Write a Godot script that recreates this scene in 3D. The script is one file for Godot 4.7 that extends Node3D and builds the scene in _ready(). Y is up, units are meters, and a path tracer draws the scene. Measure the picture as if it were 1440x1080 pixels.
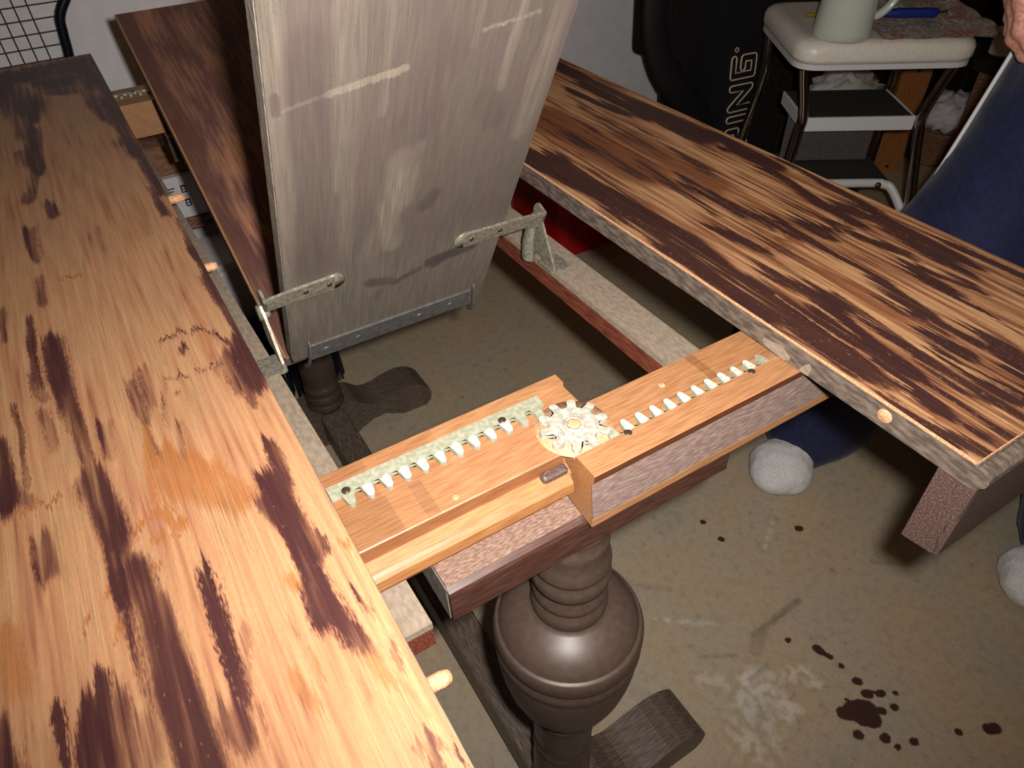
extends Node3D
# A garage: a half-stripped extension table pulled open, its folding leaf swung up, a person beside it.

const LEFT_STAIN := [-0.097, -1.219, -0.069, -1.118, 0.0285, 1, -0.069, -1.245, 0.029, -1.247, 0.0143, 0.85, -0.04, -1.161, 0.011, -1.14, 0.0096, 0.8, -0.083, -1.159, -0.06, -1.068, 0.0128, 0.8, 0.032, -1.233, 0.033, -1.044, 0.0115, 1, 0.033, -1.044, 0.033, -0.872, 0.0093, 1, -0, -1.201, 0.021, -1.023, 0.0131, 0.7, 0.035, -0.883, 0.037, -0.759, 0.0061, 0.9, 0.03, -0.769, 0.031, -0.705, 0.0042, 0.8, 0.03, -0.732, 0.029, -0.706, 0.0048, 0.9, 0.035, -0.685, 0.037, -0.573, 0.0032, 1, 0.035, -0.567, 0.037, -0.494, 0.004, 1, 0.039, -0.503, 0.038, -0.451, 0.0048, 1, 0.034, -0.464, 0.033, -0.411, 0.0066, 1, 0.025, -0.421, 0.026, -0.394, 0.0034, 0.7, 0.023, -0.451, 0.024, -0.409, 0.004, 0.6, -0.064, -1.016, -0.068, -0.889, 0.0089, 1, -0.07, -0.89, -0.082, -0.818, 0.006, 0.8, -0.066, -0.793, -0.063, -0.77, 0.0063, 0.8, -0.076, -0.95, -0.075, -0.915, 0.0072, 0.6, -0.086, -0.744, -0.086, -0.683, 0.0046, 0.7, -0.086, -0.643, -0.086, -0.605, 0.0047, 0.6, -0.098, -0.584, -0.096, -0.492, 0.0027, 0.75, -0.097, -0.551, -0.098, -0.502, 0.0026, 0.7, -0.085, -0.543, -0.085, -0.467, 0.0067, 1, -0.085, -0.467, -0.081, -0.402, 0.0066, 1, -0.081, -0.402, -0.079, -0.36, 0.0052, 1, -0.081, -0.371, -0.071, -0.331, 0.01, 1, -0.076, -0.334, -0.07, -0.31, 0.0064, 0.8, -0.043, -0.457, -0.042, -0.419, 0.0053, 0.8, -0.064, -0.421, -0.066, -0.392, 0.0032, 0.45, -0.114, -0.478, -0.114, -0.423, 0.0028, 0.7, -0.113, -0.438, -0.113, -0.395, 0.0022, 0.6, -0.128, -0.432, -0.122, -0.388, 0.0062, 1, -0.12, -0.393, -0.113, -0.379, 0.003, 0.6, -0.1, -0.509, -0.097, -0.475, 0.003, 0.6, -0.099, -0.46, -0.096, -0.419, 0.0023, 0.5, -0.109, -0.338, -0.106, -0.32, 0.0047, 0.6, -0.074, -0.31, -0.071, -0.282, 0.0069, 0.8, -0.067, -0.295, -0.066, -0.255, 0.0074, 1, -0.065, -0.259, -0.066, -0.212, 0.0103, 1, -0.064, -0.219, -0.06, -0.17, 0.0121, 1, -0.06, -0.242, -0.057, -0.199, 0.0074, 0.7, -0.034, -0.274, -0.034, -0.235, 0.0037, 1, -0.034, -0.235, -0.034, -0.213, 0.0031, 1, -0.034, -0.213, -0.035, -0.193, 0.0033, 0.8, -0.043, -0.186, -0.039, -0.177, 0.0057, 0.6, -0.026, -0.229, -0.034, -0.189, 0.0027, 0.45, -0.091, -0.238, -0.092, -0.221, 0.004, 1, -0.095, -0.223, -0.1, -0.205, 0.0064, 0.9, -0.089, -0.219, -0.095, -0.193, 0.0076, 0.85, -0.111, -0.229, -0.111, -0.203, 0.0032, 1, -0.136, -0.231, -0.13, -0.215, 0.0063, 0.7, -0.081, -0.199, -0.086, -0.187, 0.0075, 0.7, -0.118, -0.227, -0.117, -0.207, 0.0031, 0.4, 0.022, -0.344, 0.02, -0.309, 0.0039, 0.9, 0.014, -0.313, 0.017, -0.274, 0.0066, 1, 0.004, -0.299, 0.012, -0.28, 0.0049, 0.9, 0.014, -0.279, 0.017, -0.257, 0.0071, 1, 0.022, -0.267, 0.026, -0.255, 0.0027, 0.9, 0.011, -0.258, 0.011, -0.24, 0.0034, 1, 0.015, -0.237, 0.016, -0.212, 0.0055, 1, 0.017, -0.216, 0.018, -0.194, 0.0053, 1, 0.009, -0.23, 0.009, -0.214, 0.0051, 0.9, 0.02, -0.204, 0.022, -0.183, 0.0031, 0.6, 0.031, -0.182, 0.03, -0.174, 0.0027, 0.7, 0.03, -0.214, 0.031, -0.207, 0.0018, 0.6, 0.027, -0.133, 0.024, -0.118, 0.003, 0.8, 0.02, -0.133, 0.032, -0.129, 0.0018, 0.6, 0.036, -0.123, 0.036, -0.114, 0.0012, 0.8, -0.01, -0.248, -0.009, -0.237, 0.0044, 0.35, -0.008, -0.223, -0.006, -0.212, 0.0018, 0.5, 0.014, -0.182, 0.011, -0.16, 0.002, 0.35, -0.012, -0.179, -0.021, -0.146, 0.0028, 0.3, -0.03, -0.182, -0.035, -0.155, 0.0028, 0.35, -0.022, -0.394, -0.025, -0.366, 0.0023, 0.4, -0.031, -0.468, -0.034, -0.425, 0.003, 0.45, -0.024, -0.445, -0.03, -0.399, 0.0024, 0.4, 0.02, -0.483, 0.015, -0.437, 0.0031, 0.35, -0.042, -0.407, -0.039, -0.375, 0.0023, 0.5, 0.064, -0.633, 0.053, -0.542, 0.0037, 0.3, 0.015, -0.636, 0.012, -0.596, 0.0043, 0.35, -0.031, -0.698, -0.028, -0.673, 0.0078, 0.3, -0.117, -0.608, -0.116, -0.564, 0.0033, 0.6, -0.018, -0.494, -0.009, -0.498, 0.0009, 0.9, -0.009, -0.498, 0.002, -0.499, 0.001, 1, 0.006, -0.498, 0.014, -0.495, 0.001, 1, 0.016, -0.492, 0.022, -0.485, 0.0009, 0.9, 0.023, -0.481, 0.027, -0.466, 0.001, 0.9, -0.024, -0.453, -0.014, -0.445, 0.0006, 0.7, -0.013, -0.445, -0.008, -0.443, 0.0009, 0.8, -0.004, -0.443, 0.006, -0.443, 0.0008, 0.8, 0.009, -0.445, 0.02, -0.448, 0.0006, 0.7, -0.007, -0.477, -0.004, -0.476, 0.0024, 1.1, -0.027, -0.429, -0.028, -0.422, 0.001, 0.7, -0.03, -0.415, -0.03, -0.41, 0.0009, 0.7, -0.019, -0.431, -0.018, -0.429, 0.001, 0.7, -0.072, -0.362, -0.048, -0.395, 0.0003, 0, -0.096, -1.253, 0.036, -1.266, 0.0164, 1.1, -0.091, -1.165, -0.069, -1.118, 0.0224, 1.1, -0.037, -1.199, 0.009, -1.187, 0.0138, 1, 0.033, -1.176, 0.036, -0.998, 0.0148, 1, -0.079, -1.081, -0.068, -1.006, 0.0122, 0.8, 0.021, -1.241, 0.021, -1.15, 0.014, 1]
const LEFT_ORANGE := [-0.039, -0.375, -0.014, -0.344, 0.0088, 0.75, -0.034, -0.35, -0.009, -0.315, 0.0104, 0.7, -0.016, -0.353, -0, -0.315, 0.0053, 0.6, -0.043, -0.415, -0.043, -0.377, 0.0035, 0.8, -0.045, -0.393, -0.046, -0.339, 0.0024, 0.6, -0.064, -0.323, -0.037, -0.333, 0.0016, 1, -0.045, -0.326, -0.037, -0.312, 0.0031, 0.8, -0.117, -0.372, -0.099, -0.372, 0.0016, 0.9, -0.086, -0.435, -0.09, -0.434, 0.0011, 1, -0.083, -0.285, -0.074, -0.292, 0.0017, 1, -0.082, -0.258, -0.077, -0.262, 0.0016, 1, -0.098, -0.275, -0.095, -0.277, 0.0014, 0.9, 0.001, -0.245, 0.004, -0.239, 0.0034, 0.7, -0.002, -0.198, -0.002, -0.184, 0.0016, 0.6, -0.014, -0.188, -0.01, -0.175, 0.004, 0.5, 0.018, -0.184, 0.021, -0.165, 0.0036, 0.5, -0.132, -0.288, -0.125, -0.258, 0.008, 0.5, 0.032, -0.143, 0.026, -0.162, 0.0025, 0.35, -0.075, -0.316, -0.068, -0.317, 0.0024, 0.8, -0.056, -0.307, -0.047, -0.306, 0.0018, 0.8, -0.041, -0.308, -0.048, -0.31, 0.0012, 0.8, -0.07, -0.638, -0.057, -0.633, 0.0012, 1.6, -0.061, -0.291, -0.055, -0.292, 0.0012, 0.8, 0.011, -0.763, -0, -0.677, 0.0079, 0.3, 0.017, -0.524, 0.014, -0.457, 0.0033, 0.4, 0.034, -0.25, 0.035, -0.248, 0.0018, 0.9]
const RIGHT_STAIN := [0.385, -0.623, 0.4, -0.498, 0.0128, 1, 0.403, -0.589, 0.395, -0.479, 0.0117, 0.9, 0.404, -0.503, 0.403, -0.398, 0.0116, 0.85, 0.382, -0.463, 0.387, -0.39, 0.0075, 0.85, 0.58, -0.85, 0.562, -0.568, 0.0092, 0.9, 0.567, -0.748, 0.557, -0.636, 0.0101, 0.9, 0.533, -0.747, 0.544, -0.646, 0.005, 0.9, 0.571, -0.653, 0.574, -0.524, 0.0122, 1, 0.581, -0.542, 0.577, -0.46, 0.0096, 1, 0.572, -0.47, 0.552, -0.37, 0.0048, 1, 0.552, -0.37, 0.549, -0.328, 0.0053, 0.9, 0.592, -0.45, 0.584, -0.34, 0.004, 0.9, 0.562, -0.354, 0.571, -0.301, 0.0067, 1, 0.572, -0.331, 0.566, -0.25, 0.01, 1, 0.571, -0.293, 0.562, -0.243, 0.0084, 1, 0.585, -0.262, 0.586, -0.193, 0.004, 1, 0.552, -0.24, 0.558, -0.202, 0.0026, 0.5, 0.519, -0.334, 0.538, -0.333, 0.0029, 0.9, 0.533, -0.308, 0.54, -0.267, 0.0042, 1, 0.529, -0.253, 0.54, -0.211, 0.0046, 0.9, 0.522, -0.244, 0.522, -0.22, 0.0046, 0.8, 0.516, -0.228, 0.516, -0.184, 0.0025, 0.85, 0.516, -0.184, 0.511, -0.152, 0.0018, 0.5, 0.497, -0.371, 0.492, -0.318, 0.0036, 0.9, 0.489, -0.389, 0.486, -0.344, 0.003, 0.8, 0.492, -0.318, 0.49, -0.254, 0.0034, 0.8, 0.485, -0.259, 0.479, -0.214, 0.0058, 1, 0.486, -0.25, 0.473, -0.213, 0.0051, 0.9, 0.513, -0.353, 0.511, -0.335, 0.0059, 0.7, 0.401, -0.387, 0.385, -0.289, 0.013, 1, 0.389, -0.41, 0.383, -0.332, 0.0099, 0.9, 0.397, -0.3, 0.392, -0.202, 0.0136, 1, 0.39, -0.34, 0.395, -0.276, 0.0119, 1, 0.398, -0.207, 0.396, -0.15, 0.0073, 1, 0.419, -0.249, 0.413, -0.183, 0.0072, 0.85, 0.377, -0.159, 0.373, -0.119, 0.0032, 1, 0.378, -0.123, 0.382, -0.097, 0.0046, 0.9, 0.395, -0.11, 0.425, -0.101, 0.0026, 0.3, 0.426, -0.297, 0.434, -0.262, 0.0079, 0.9, 0.429, -0.265, 0.417, -0.198, 0.0037, 1, 0.417, -0.201, 0.414, -0.181, 0.0023, 1, 0.415, -0.18, 0.413, -0.164, 0.0023, 1, 0.442, -0.265, 0.432, -0.18, 0.0037, 0.85, 0.432, -0.18, 0.427, -0.141, 0.0051, 0.8, 0.429, -0.142, 0.431, -0.105, 0.0048, 0.6, 0.459, -0.191, 0.461, -0.168, 0.0053, 1, 0.444, -0.167, 0.441, -0.13, 0.0056, 1, 0.446, -0.135, 0.448, -0.113, 0.0065, 0.95, 0.491, -0.16, 0.479, -0.131, 0.0069, 0.8, 0.477, -0.195, 0.478, -0.168, 0.0036, 0.7, 0.466, -0.229, 0.469, -0.184, 0.0031, 0.35, 0.445, -0.372, 0.446, -0.335, 0.0036, 0.8, 0.439, -0.392, 0.447, -0.349, 0.0036, 0.7, 0.491, -0.341, 0.484, -0.276, 0.0049, 0.4, 0.453, -0.633, 0.45, -0.505, 0.0079, 0.5, 0.471, -0.531, 0.457, -0.411, 0.0057, 0.55, 0.485, -0.481, 0.478, -0.396, 0.0048, 0.5, 0.516, -0.694, 0.5, -0.531, 0.0065, 0.45, 0.456, -0.682, 0.457, -0.573, 0.0056, 0.4, 0.524, -0.595, 0.519, -0.487, 0.0035, 0.5, 0.486, -0.442, 0.48, -0.363, 0.0031, 0.5, 0.405, -0.285, 0.402, -0.227, 0.001, -1, 0.403, -0.228, 0.404, -0.204, 0.0017, -0.95, 0.402, -0.204, 0.395, -0.169, 0.0014, -0.95, 0.421, -0.266, 0.416, -0.222, 0.001, -0.95, 0.378, -0.159, 0.379, -0.138, 0.0017, -1, 0.443, -0.173, 0.449, -0.133, 0.0018, -1, 0.582, -0.422, 0.573, -0.339, 0.001, -0.8, 0.563, -0.229, 0.557, -0.179, 0.0036, -1, 0.561, -0.521, 0.574, -0.519, 0.0028, -0.9, 0.665, -0.682, 0.665, -0.65, 0.0032, -0.6]
const RIGHT_ORANGE := [0.462, -0.705, 0.46, -0.517, 0.0257, 1, 0.505, -0.597, 0.497, -0.453, 0.014, 0.85, 0.386, -0.59, 0.412, -0.458, 0.0104, 0.7, 0.554, -0.452, 0.551, -0.33, 0.0029, 0.9, 0.464, -0.344, 0.486, -0.337, 0.0036, 1, 0.461, -0.292, 0.458, -0.223, 0.0057, 0.8, 0.441, -0.343, 0.467, -0.335, 0.0036, 0.7, 0.468, -0.263, 0.457, -0.193, 0.0039, 0.55, 0.508, -0.465, 0.5, -0.365, 0.0049, 0.3, 0.501, -0.205, 0.498, -0.165, 0.0038, 0.4, 0.385, -0.142, 0.399, -0.104, 0.0039, 0.6, 0.578, -0.328, 0.571, -0.286, 0.0027, 0.4]

const LEAF_DUST := [-0.09, 0.05, 0.09, 0.05, 0.07, 0.42, -0.066, 0.3245, -0.017, 0.332, 0.0022, 1.3, -0.1, 0.318, -0.066, 0.3245, 0.0012, 0.8, 0.035, 0.35, 0.075, 0.356, 0.0012, 0.7, -0.101, 0.05, -0.098, 0.62, 0.007, 0.5, -0.055, 0.1, -0.05, 0.6, 0.007, 0.3, -0.06, 0.24, -0.058, 0.4, 0.006, 0.35, -0.01, 0.248, -0.016, 0.2, 0.012, 0.65, -0.02, 0.2, -0.012, 0.15, 0.009, 0.6, -0.004, 0.2, 0.002, 0.26, 0.005, 0.5, -0.035, 0.14, -0.02, 0.18, 0.012, 0.35, 0.06, 0.3, 0.066, 0.6, 0.004, 0.45, 0.09, 0.25, 0.1, 0.6, 0.008, 0.45, 0.03, 0.34, 0.028, 0.6, 0.003, 0.35, -0.03, 0.3, -0.03, 0.6, 0.003, 0.3]
const LEAF_DARK := [0.03, 0.102, 0.074, 0.107, 0.007, 0.8, 0.036, 0.096, 0.05, 0.104, 0.006, 0.7, -0.03, 0.1, -0.01, 0.092, 0.006, 0.6, -0.005, 0.086, 0.02, 0.096, 0.004, 0.65, 0.02, 0.2, 0.014, 0.19, 0.008, 0.65, 0.0, 0.26, 0.004, 0.34, 0.022, 0.35, 0.01, 0.35, 0.012, 0.6, 0.03, 0.3, -0.085, 0.12, -0.08, 0.36, 0.015, 0.4, -0.065, 0.4, -0.07, 0.42, 0.01, 0.55, 0.05, 0.29, 0.06, 0.27, 0.012, 0.45, 0.09, 0.35, 0.092, 0.6, 0.014, 0.25, -0.02, 0.07, -0.018, 0.08, 0.004, 0.4, -0.1, 0.33, -0.1, 0.318, 0.003, 0.5]
const BACK_STAIN := [0.085, -0.02, 0.085, -0.6, 0.02, 0.95, 0.1, -0.25, 0.098, -0.36, 0.012, 0.7, 0.13, -0.45, 0.16, -0.6, 0.05, 0.7, 0.12, -0.1, 0.1, -0.02, 0.03, 0.8, 0.19, -0.2, 0.2, -0.6, 0.08, 0.6, 0.115, -0.3, 0.12, -0.42, 0.015, 0.55]
const FLOOR_DARK := [0.657, -0.141, 0.672, -0.132, 0.015, 1.2, 0.66, -0.128, 0.669, -0.12, 0.012, 1.2, 0.64, -0.148, 0.652, -0.138, 0.009, 1.1, 0.66, -0.274, 0.661, -0.274, 0.004, 1.2, 0.688, -0.24, 0.69, -0.232, 0.006, 1.2, 0.691, -0.228, 0.695, -0.218, 0.004, 1.1, 0.697, -0.199, 0.698, -0.199, 0.004, 1.0, 0.697, -0.171, 0.7, -0.168, 0.005, 1.2, 0.692, -0.15, 0.697, -0.147, 0.006, 1.2, 0.71, -0.139, 0.714, -0.137, 0.005, 1.2, 0.731, -0.127, 0.732, -0.126, 0.003, 1.1, 0.69, -0.121, 0.692, -0.119, 0.005, 1.2, 0.711, -0.114, 0.713, -0.113, 0.0045, 1.2, 0.632, -0.116, 0.634, -0.115, 0.006, 1.2, 0.66, -0.092, 0.663, -0.092, 0.006, 1.2, 0.692, -0.067, 0.694, -0.066, 0.005, 1.2, 0.759, -0.041, 0.76, -0.04, 0.0045, 1.1, 0.666, -0.074, 0.667, -0.074, 0.004, 1.0, 0.709, -0.526, 0.71, -0.525, 0.0045, 1.1, 0.847, -0.419, 0.849, -0.418, 0.006, 1.1, 0.71, -0.479, 0.711, -0.477, 0.005, 0.8, 0.8, -0.02, 0.81, -0.015, 0.007, 1.2, 0.7, -0.15, 0.705, -0.145, 0.0025, 1.0, 0.66, -0.16, 0.662, -0.158, 0.0025, 0.9]
const FLOOR_SMEAR := [0.62, -0.31, 0.73, -0.315, 0.006, 0.8, 0.6, -0.29, 0.64, -0.305, 0.01, 0.5, 0.52, -0.33, 0.57, -0.3, 0.004, 0.5, 0.56, -0.26, 0.6, -0.262, 0.004, 0.6, 0.5, -0.5, 0.56, -0.45, 0.006, 0.4, 0.36, -0.22, 0.4, -0.2, 0.004, 0.6, 0.28, -0.3, 0.34, -0.26, 0.006, 0.5, 0.9, -0.3, 0.95, -0.26, 0.006, 0.4]
const FLOOR_PALE := [0.585, -0.238, 0.562, -0.253, 0.012, 0.6, 0.562, -0.253, 0.53, -0.235, 0.02, 0.7, 0.57, -0.235, 0.575, -0.19, 0.014, 0.5, 0.53, -0.22, 0.5, -0.19, 0.03, 0.35, 0.62, -0.23, 0.64, -0.218, 0.012, 0.35, 0.645, -0.226, 0.65, -0.226, 0.006, 0.8, 0.636, -0.205, 0.645, -0.195, 0.006, 0.5, 0.585, -0.29, 0.59, -0.24, 0.006, 0.3, 0.5, -0.3, 0.56, -0.24, 0.01, 0.25, 0.76, -0.42, 0.83, -0.46, 0.004, 0.4, 0.5, -0.42, 0.58, -0.36, 0.004, 0.35]

var tv := PackedVector3Array()
var tg := PackedInt32Array()
var tc := PackedColorArray()
var tu := PackedVector2Array()
var org := Vector3.ZERO
var xf := Transform3D.IDENTITY
var mats := {}


func _ready() -> void:
	# ---- camera, surroundings, lights, exposure
	var cam := Camera3D.new()
	cam.name = "camera"
	cam.position = Vector3(0, 1.09, 0)
	cam.rotation_degrees = Vector3(-41.73, -30.07, -2.2)
	cam.fov = 57.22
	cam.near = 0.02
	add_child(cam)
	var env := Environment.new()
	env.background_mode = Environment.BG_COLOR
	env.background_color = Color(0.02, 0.018, 0.015)
	env.tonemap_mode = Environment.TONE_MAPPER_LINEAR
	env.tonemap_exposure = 1.0
	env.sdfgi_enabled = true
	env.ssao_enabled = true
	env.ssil_enabled = true
	var we := WorldEnvironment.new()
	we.name = "world_environment"
	we.environment = env
	add_child(we)
	var flash := SpotLight3D.new()          # the camera's own flash, just above and beside its lens
	flash.name = "camera_flash"
	flash.position = Vector3(0.033, 1.103, 0.005)
	flash.rotation_degrees = Vector3(-30.0, -31.0, 0)
	flash.spot_angle = 64.0
	flash.spot_angle_attenuation = 1.0
	flash.spot_range = 12.0
	flash.spot_attenuation = 2.0
	flash.light_color = Color(1.0, 0.97, 0.945)
	flash.light_energy = 1.03
	flash.light_size = 0.008
	flash.shadow_enabled = true
	add_child(flash)
	var lamp := AreaLight3D.new()           # the warm garage ceiling lamp's own light
	lamp.name = "ceiling_lamp_light"
	lamp.position = Vector3(0.9, 2.42, 0.5)
	lamp.rotation_degrees = Vector3(-90, 0, 0)
	lamp.area_size = Vector2(1.1, 0.24)
	lamp.light_color = Color(1.0, 0.72, 0.46)
	lamp.light_energy = 0.17
	lamp.shadow_enabled = true
	add_child(lamp)

	make_materials()
	room()
	table()
	background_left()
	background_right()
	person()


# ---------------------------------------------------------------- mesh building
func tri(a: Vector3, b: Vector3, c: Vector3, g := -1, col := Color.WHITE, ua := Vector2.ZERO, ub := Vector2.ZERO, uc := Vector2.ZERO) -> void:
	tv.append(xf * a); tv.append(xf * b); tv.append(xf * c)
	tg.append(g)
	tc.append(col)
	tu.append(ua); tu.append(ub); tu.append(uc)


func solid_end(s0: int) -> void:          # faces of a closed solid turn outward (clockwise)
	var vol := 0.0
	var o := tv[s0 * 3]
	for i in range(s0, tg.size()):
		vol += (tv[i * 3] - o).dot((tv[i * 3 + 1] - o).cross(tv[i * 3 + 2] - o))
	if vol > 0.0:
		for i in range(s0, tg.size()):
			var t := tv[i * 3 + 1]
			tv[i * 3 + 1] = tv[i * 3 + 2]
			tv[i * 3 + 2] = t
			var u := tu[i * 3 + 1]
			tu[i * 3 + 1] = tu[i * 3 + 2]
			tu[i * 3 + 2] = u


func loft(rings: Array, side_group := -1, cols = null, cap := true, cap_poly = null, cap_col = null, close := false) -> void:
	var s0 := tg.size()
	var n: int = rings[0].size()
	var m := rings.size()
	for k in (m if close else m - 1):
		var A = rings[k]
		var B = rings[(k + 1) % m]
		for i in n:
			var j := (i + 1) % n
			var c: Color = Color.WHITE
			if cols is Array:
				c = cols[i]
			elif cols is Color:
				c = cols
			tri(A[i], A[j], B[j], side_group, c)
			tri(A[i], B[j], B[i], side_group, c)
	if cap and not close:
		var cc: Color = cap_col if cap_col is Color else (cols if cols is Color else Color.WHITE)
		for e in 2:
			var R = rings[0] if e == 0 else rings[m - 1]
			if cap_poly != null:
				var idx := Geometry2D.triangulate_polygon(PackedVector2Array(cap_poly))
				for q in range(0, idx.size(), 3):
					if e == 0:
						tri(R[idx[q]], R[idx[q + 2]], R[idx[q + 1]], -1, cc)
					else:
						tri(R[idx[q]], R[idx[q + 1]], R[idx[q + 2]], -1, cc)
				fix_caps(s0, R, idx.size() / 3, e == 0, rings[1] if e == 0 else rings[m - 2])
			else:
				var ctr := Vector3.ZERO
				for p in R:
					ctr += p
				ctr /= n
				for i in n:
					var j := (i + 1) % n
					if e == 0:
						tri(ctr, R[j], R[i], -1, cc)
					else:
						tri(ctr, R[i], R[j], -1, cc)
	solid_end(s0)


func fix_caps(_s0: int, R, count: int, _first: bool, inner) -> void:   # a triangulated cap gets the turn that its side walls have
	if count == 0:
		return
	var at := tg.size() - count
	var nrm := Vector3.ZERO
	for i in range(at, tg.size()):
		nrm += (tv[i * 3 + 1] - tv[i * 3]).cross(tv[i * 3 + 2] - tv[i * 3])
	var s := Vector3.ZERO                    # the walls' own sense, from the ring's area vector
	var n: int = R.size()
	for i in n:
		s += (xf.basis * R[i]).cross(xf.basis * R[(i + 1) % n])
	var outward: Vector3 = xf.basis * (R[0] - inner[0])
	# walls built as (A[i], A[j], B[j]) face along ring direction x axis: outward when s points with the sweep
	var sweep: Vector3 = outward if not _first else -outward
	var walls_out := s.dot(sweep) > 0.0
	var want := outward if walls_out else -outward
	if nrm.dot(want) < 0.0:
		for i in range(at, tg.size()):
			var t := tv[i * 3 + 1]
			tv[i * 3 + 1] = tv[i * 3 + 2]
			tv[i * 3 + 2] = t


func prism(poly: Array, o: Vector3, U: Vector3, V: Vector3, a: Vector3, b: Vector3, cols = null, cap_col = null, group := -1) -> void:
	# a 2D outline in the axes U and V, swept from a to b
	var r0 := PackedVector3Array()
	var r1 := PackedVector3Array()
	for p in poly:
		var q: Vector3 = o + U * p.x + V * p.y
		r0.append(q + a)
		r1.append(q + b)
	loft([r0, r1], group, cols, true, poly, cap_col)


func bar_x(poly: Array, x0: float, x1: float, cols = null, cap_col = null) -> void:   # outline in (z, y) swept along x
	prism(poly, Vector3.ZERO, Vector3(0, 0, 1), Vector3.UP, Vector3(x0, 0, 0), Vector3(x1, 0, 0), cols, cap_col)


func box(lo: Vector3, hi: Vector3, b := 0.001, col = null) -> void:
	var rings := []
	for lv in [[lo.y, b], [lo.y + b, 0.0], [hi.y - b, 0.0], [hi.y, b]]:
		var y: float = lv[0]
		var i: float = lv[1]
		var x0 := lo.x + i
		var x1 := hi.x - i
		var z0 := lo.z + i
		var z1 := hi.z - i
		rings.append(PackedVector3Array([Vector3(x0 + b, y, z0), Vector3(x1 - b, y, z0), Vector3(x1, y, z0 + b), Vector3(x1, y, z1 - b), Vector3(x1 - b, y, z1), Vector3(x0 + b, y, z1), Vector3(x0, y, z1 - b), Vector3(x0, y, z0 + b)]))
	loft(rings, -1, col)


func lathe(prof: Array, c: Vector3, n := 40, axis := Vector3.UP, col = null) -> void:   # points (radius, height)
	var u := axis.cross(Vector3(0.3, 0.2, 0.93)).normalized()
	var v := axis.cross(u)
	var rings := []
	for p in prof:
		var r := PackedVector3Array()
		for i in n:
			var a := TAU * i / n
			r.append(c + axis * p.y + (u * cos(a) + v * sin(a)) * maxf(p.x, 0.0001))
		rings.append(r)
	loft(rings, 1, col)


func tube(path: Array, r, n := 10, close := false, flat := 1.0, flat_dir := Vector3.ZERO, col = null) -> void:
	var rings := []
	var m := path.size()
	var last := Vector3.ZERO
	for k in m:
		var t: Vector3
		if close:
			t = (path[(k + 1) % m] - path[(k + m - 1) % m]).normalized()
		else:
			t = (path[mini(k + 1, m - 1)] - path[maxi(k - 1, 0)]).normalized()
		var u: Vector3
		if flat_dir != Vector3.ZERO:
			u = (flat_dir - t * flat_dir.dot(t)).normalized()
		elif last == Vector3.ZERO:
			u = t.cross(Vector3(0.21, 0.93, 0.31)).normalized()
		else:
			u = (last - t * last.dot(t)).normalized()
		last = u
		var v := t.cross(u)
		var rr: float = r[k] if r is Array else r
		var ring := PackedVector3Array()
		for i in n:
			var a := TAU * i / n
			ring.append(path[k] + (u * cos(a) * flat + v * sin(a)) * rr)
		rings.append(ring)
	loft(rings, 1, col, true, null, null, close)


func smooth_path(pts: Array, per := 6) -> Array:
	var c := Curve3D.new()
	for i in pts.size():
		var t: Vector3 = (pts[mini(i + 1, pts.size() - 1)] - pts[maxi(i - 1, 0)]) / 6.0
		c.add_point(pts[i], -t, t)
	var out := []
	for i in range(pts.size() - 1):
		for k in per:
			out.append(c.sample(i, float(k) / per))
	out.append(pts[-1])
	return out


func round_poly(pts: Array, r: float, n := 4) -> Array:
	var out := []
	var m := pts.size()
	for i in m:
		var p: Vector2 = pts[i]
		var a: Vector2 = pts[(i + m - 1) % m]
		var b: Vector2 = pts[(i + 1) % m]
		var d := minf(r, minf(p.distance_to(a), p.distance_to(b)) * 0.49)
		var p0 := p + (a - p).normalized() * d
		var p1 := p + (b - p).normalized() * d
		for k in n + 1:
			var t := float(k) / n
			out.append(p0.lerp(p, t).lerp(p.lerp(p1, t), t))
	return out


func commit(called: String, m: Material, parent: Node = null) -> MeshInstance3D:
	var st := SurfaceTool.new()
	st.begin(Mesh.PRIMITIVE_TRIANGLES)
	for i in tg.size():
		st.set_smooth_group(tg[i])
		for k in 3:
			st.set_color(tc[i])
			st.set_uv(tu[i * 3 + k])
			st.add_vertex(tv[i * 3 + k] - org)
	st.generate_normals()
	var o := MeshInstance3D.new()
	o.name = called
	o.mesh = st.commit()
	o.material_override = m
	tv.clear(); tg.clear(); tc.clear(); tu.clear()
	xf = Transform3D.IDENTITY
	if parent == null:
		add_child(o, true)
		o.position = org
	else:
		parent.add_child(o, true)
	return o


func thing(called: String, label: String, category: String, at: Vector3, group := "") -> Node3D:
	var o := Node3D.new()
	o.name = called
	o.position = at
	org = at
	add_child(o, true)
	return tag(o, label, category, group)


func tag(o: Node, label: String, category: String, group := "") -> Node:
	o.set_meta("label", label)
	o.set_meta("category", category)
	if group:
		o.set_meta("group", group)
	return o


func part_org(o: Node3D, under: MeshInstance3D) -> void:
	pass


# ---------------------------------------------------------------- materials
func mat(called: String, c: Color, rough := 0.6, metal := 0.0) -> StandardMaterial3D:
	var m := StandardMaterial3D.new()
	m.resource_name = called
	m.albedo_color = c
	m.roughness = rough
	m.metallic = metal
	m.vertex_color_use_as_albedo = true
	mats[called] = m
	return m


func noise(seed_: int, freq: float, oct := 4) -> FastNoiseLite:
	var n := FastNoiseLite.new()
	n.seed = seed_
	n.noise_type = FastNoiseLite.TYPE_SIMPLEX_SMOOTH
	n.frequency = freq
	n.fractal_octaves = oct
	return n


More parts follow.
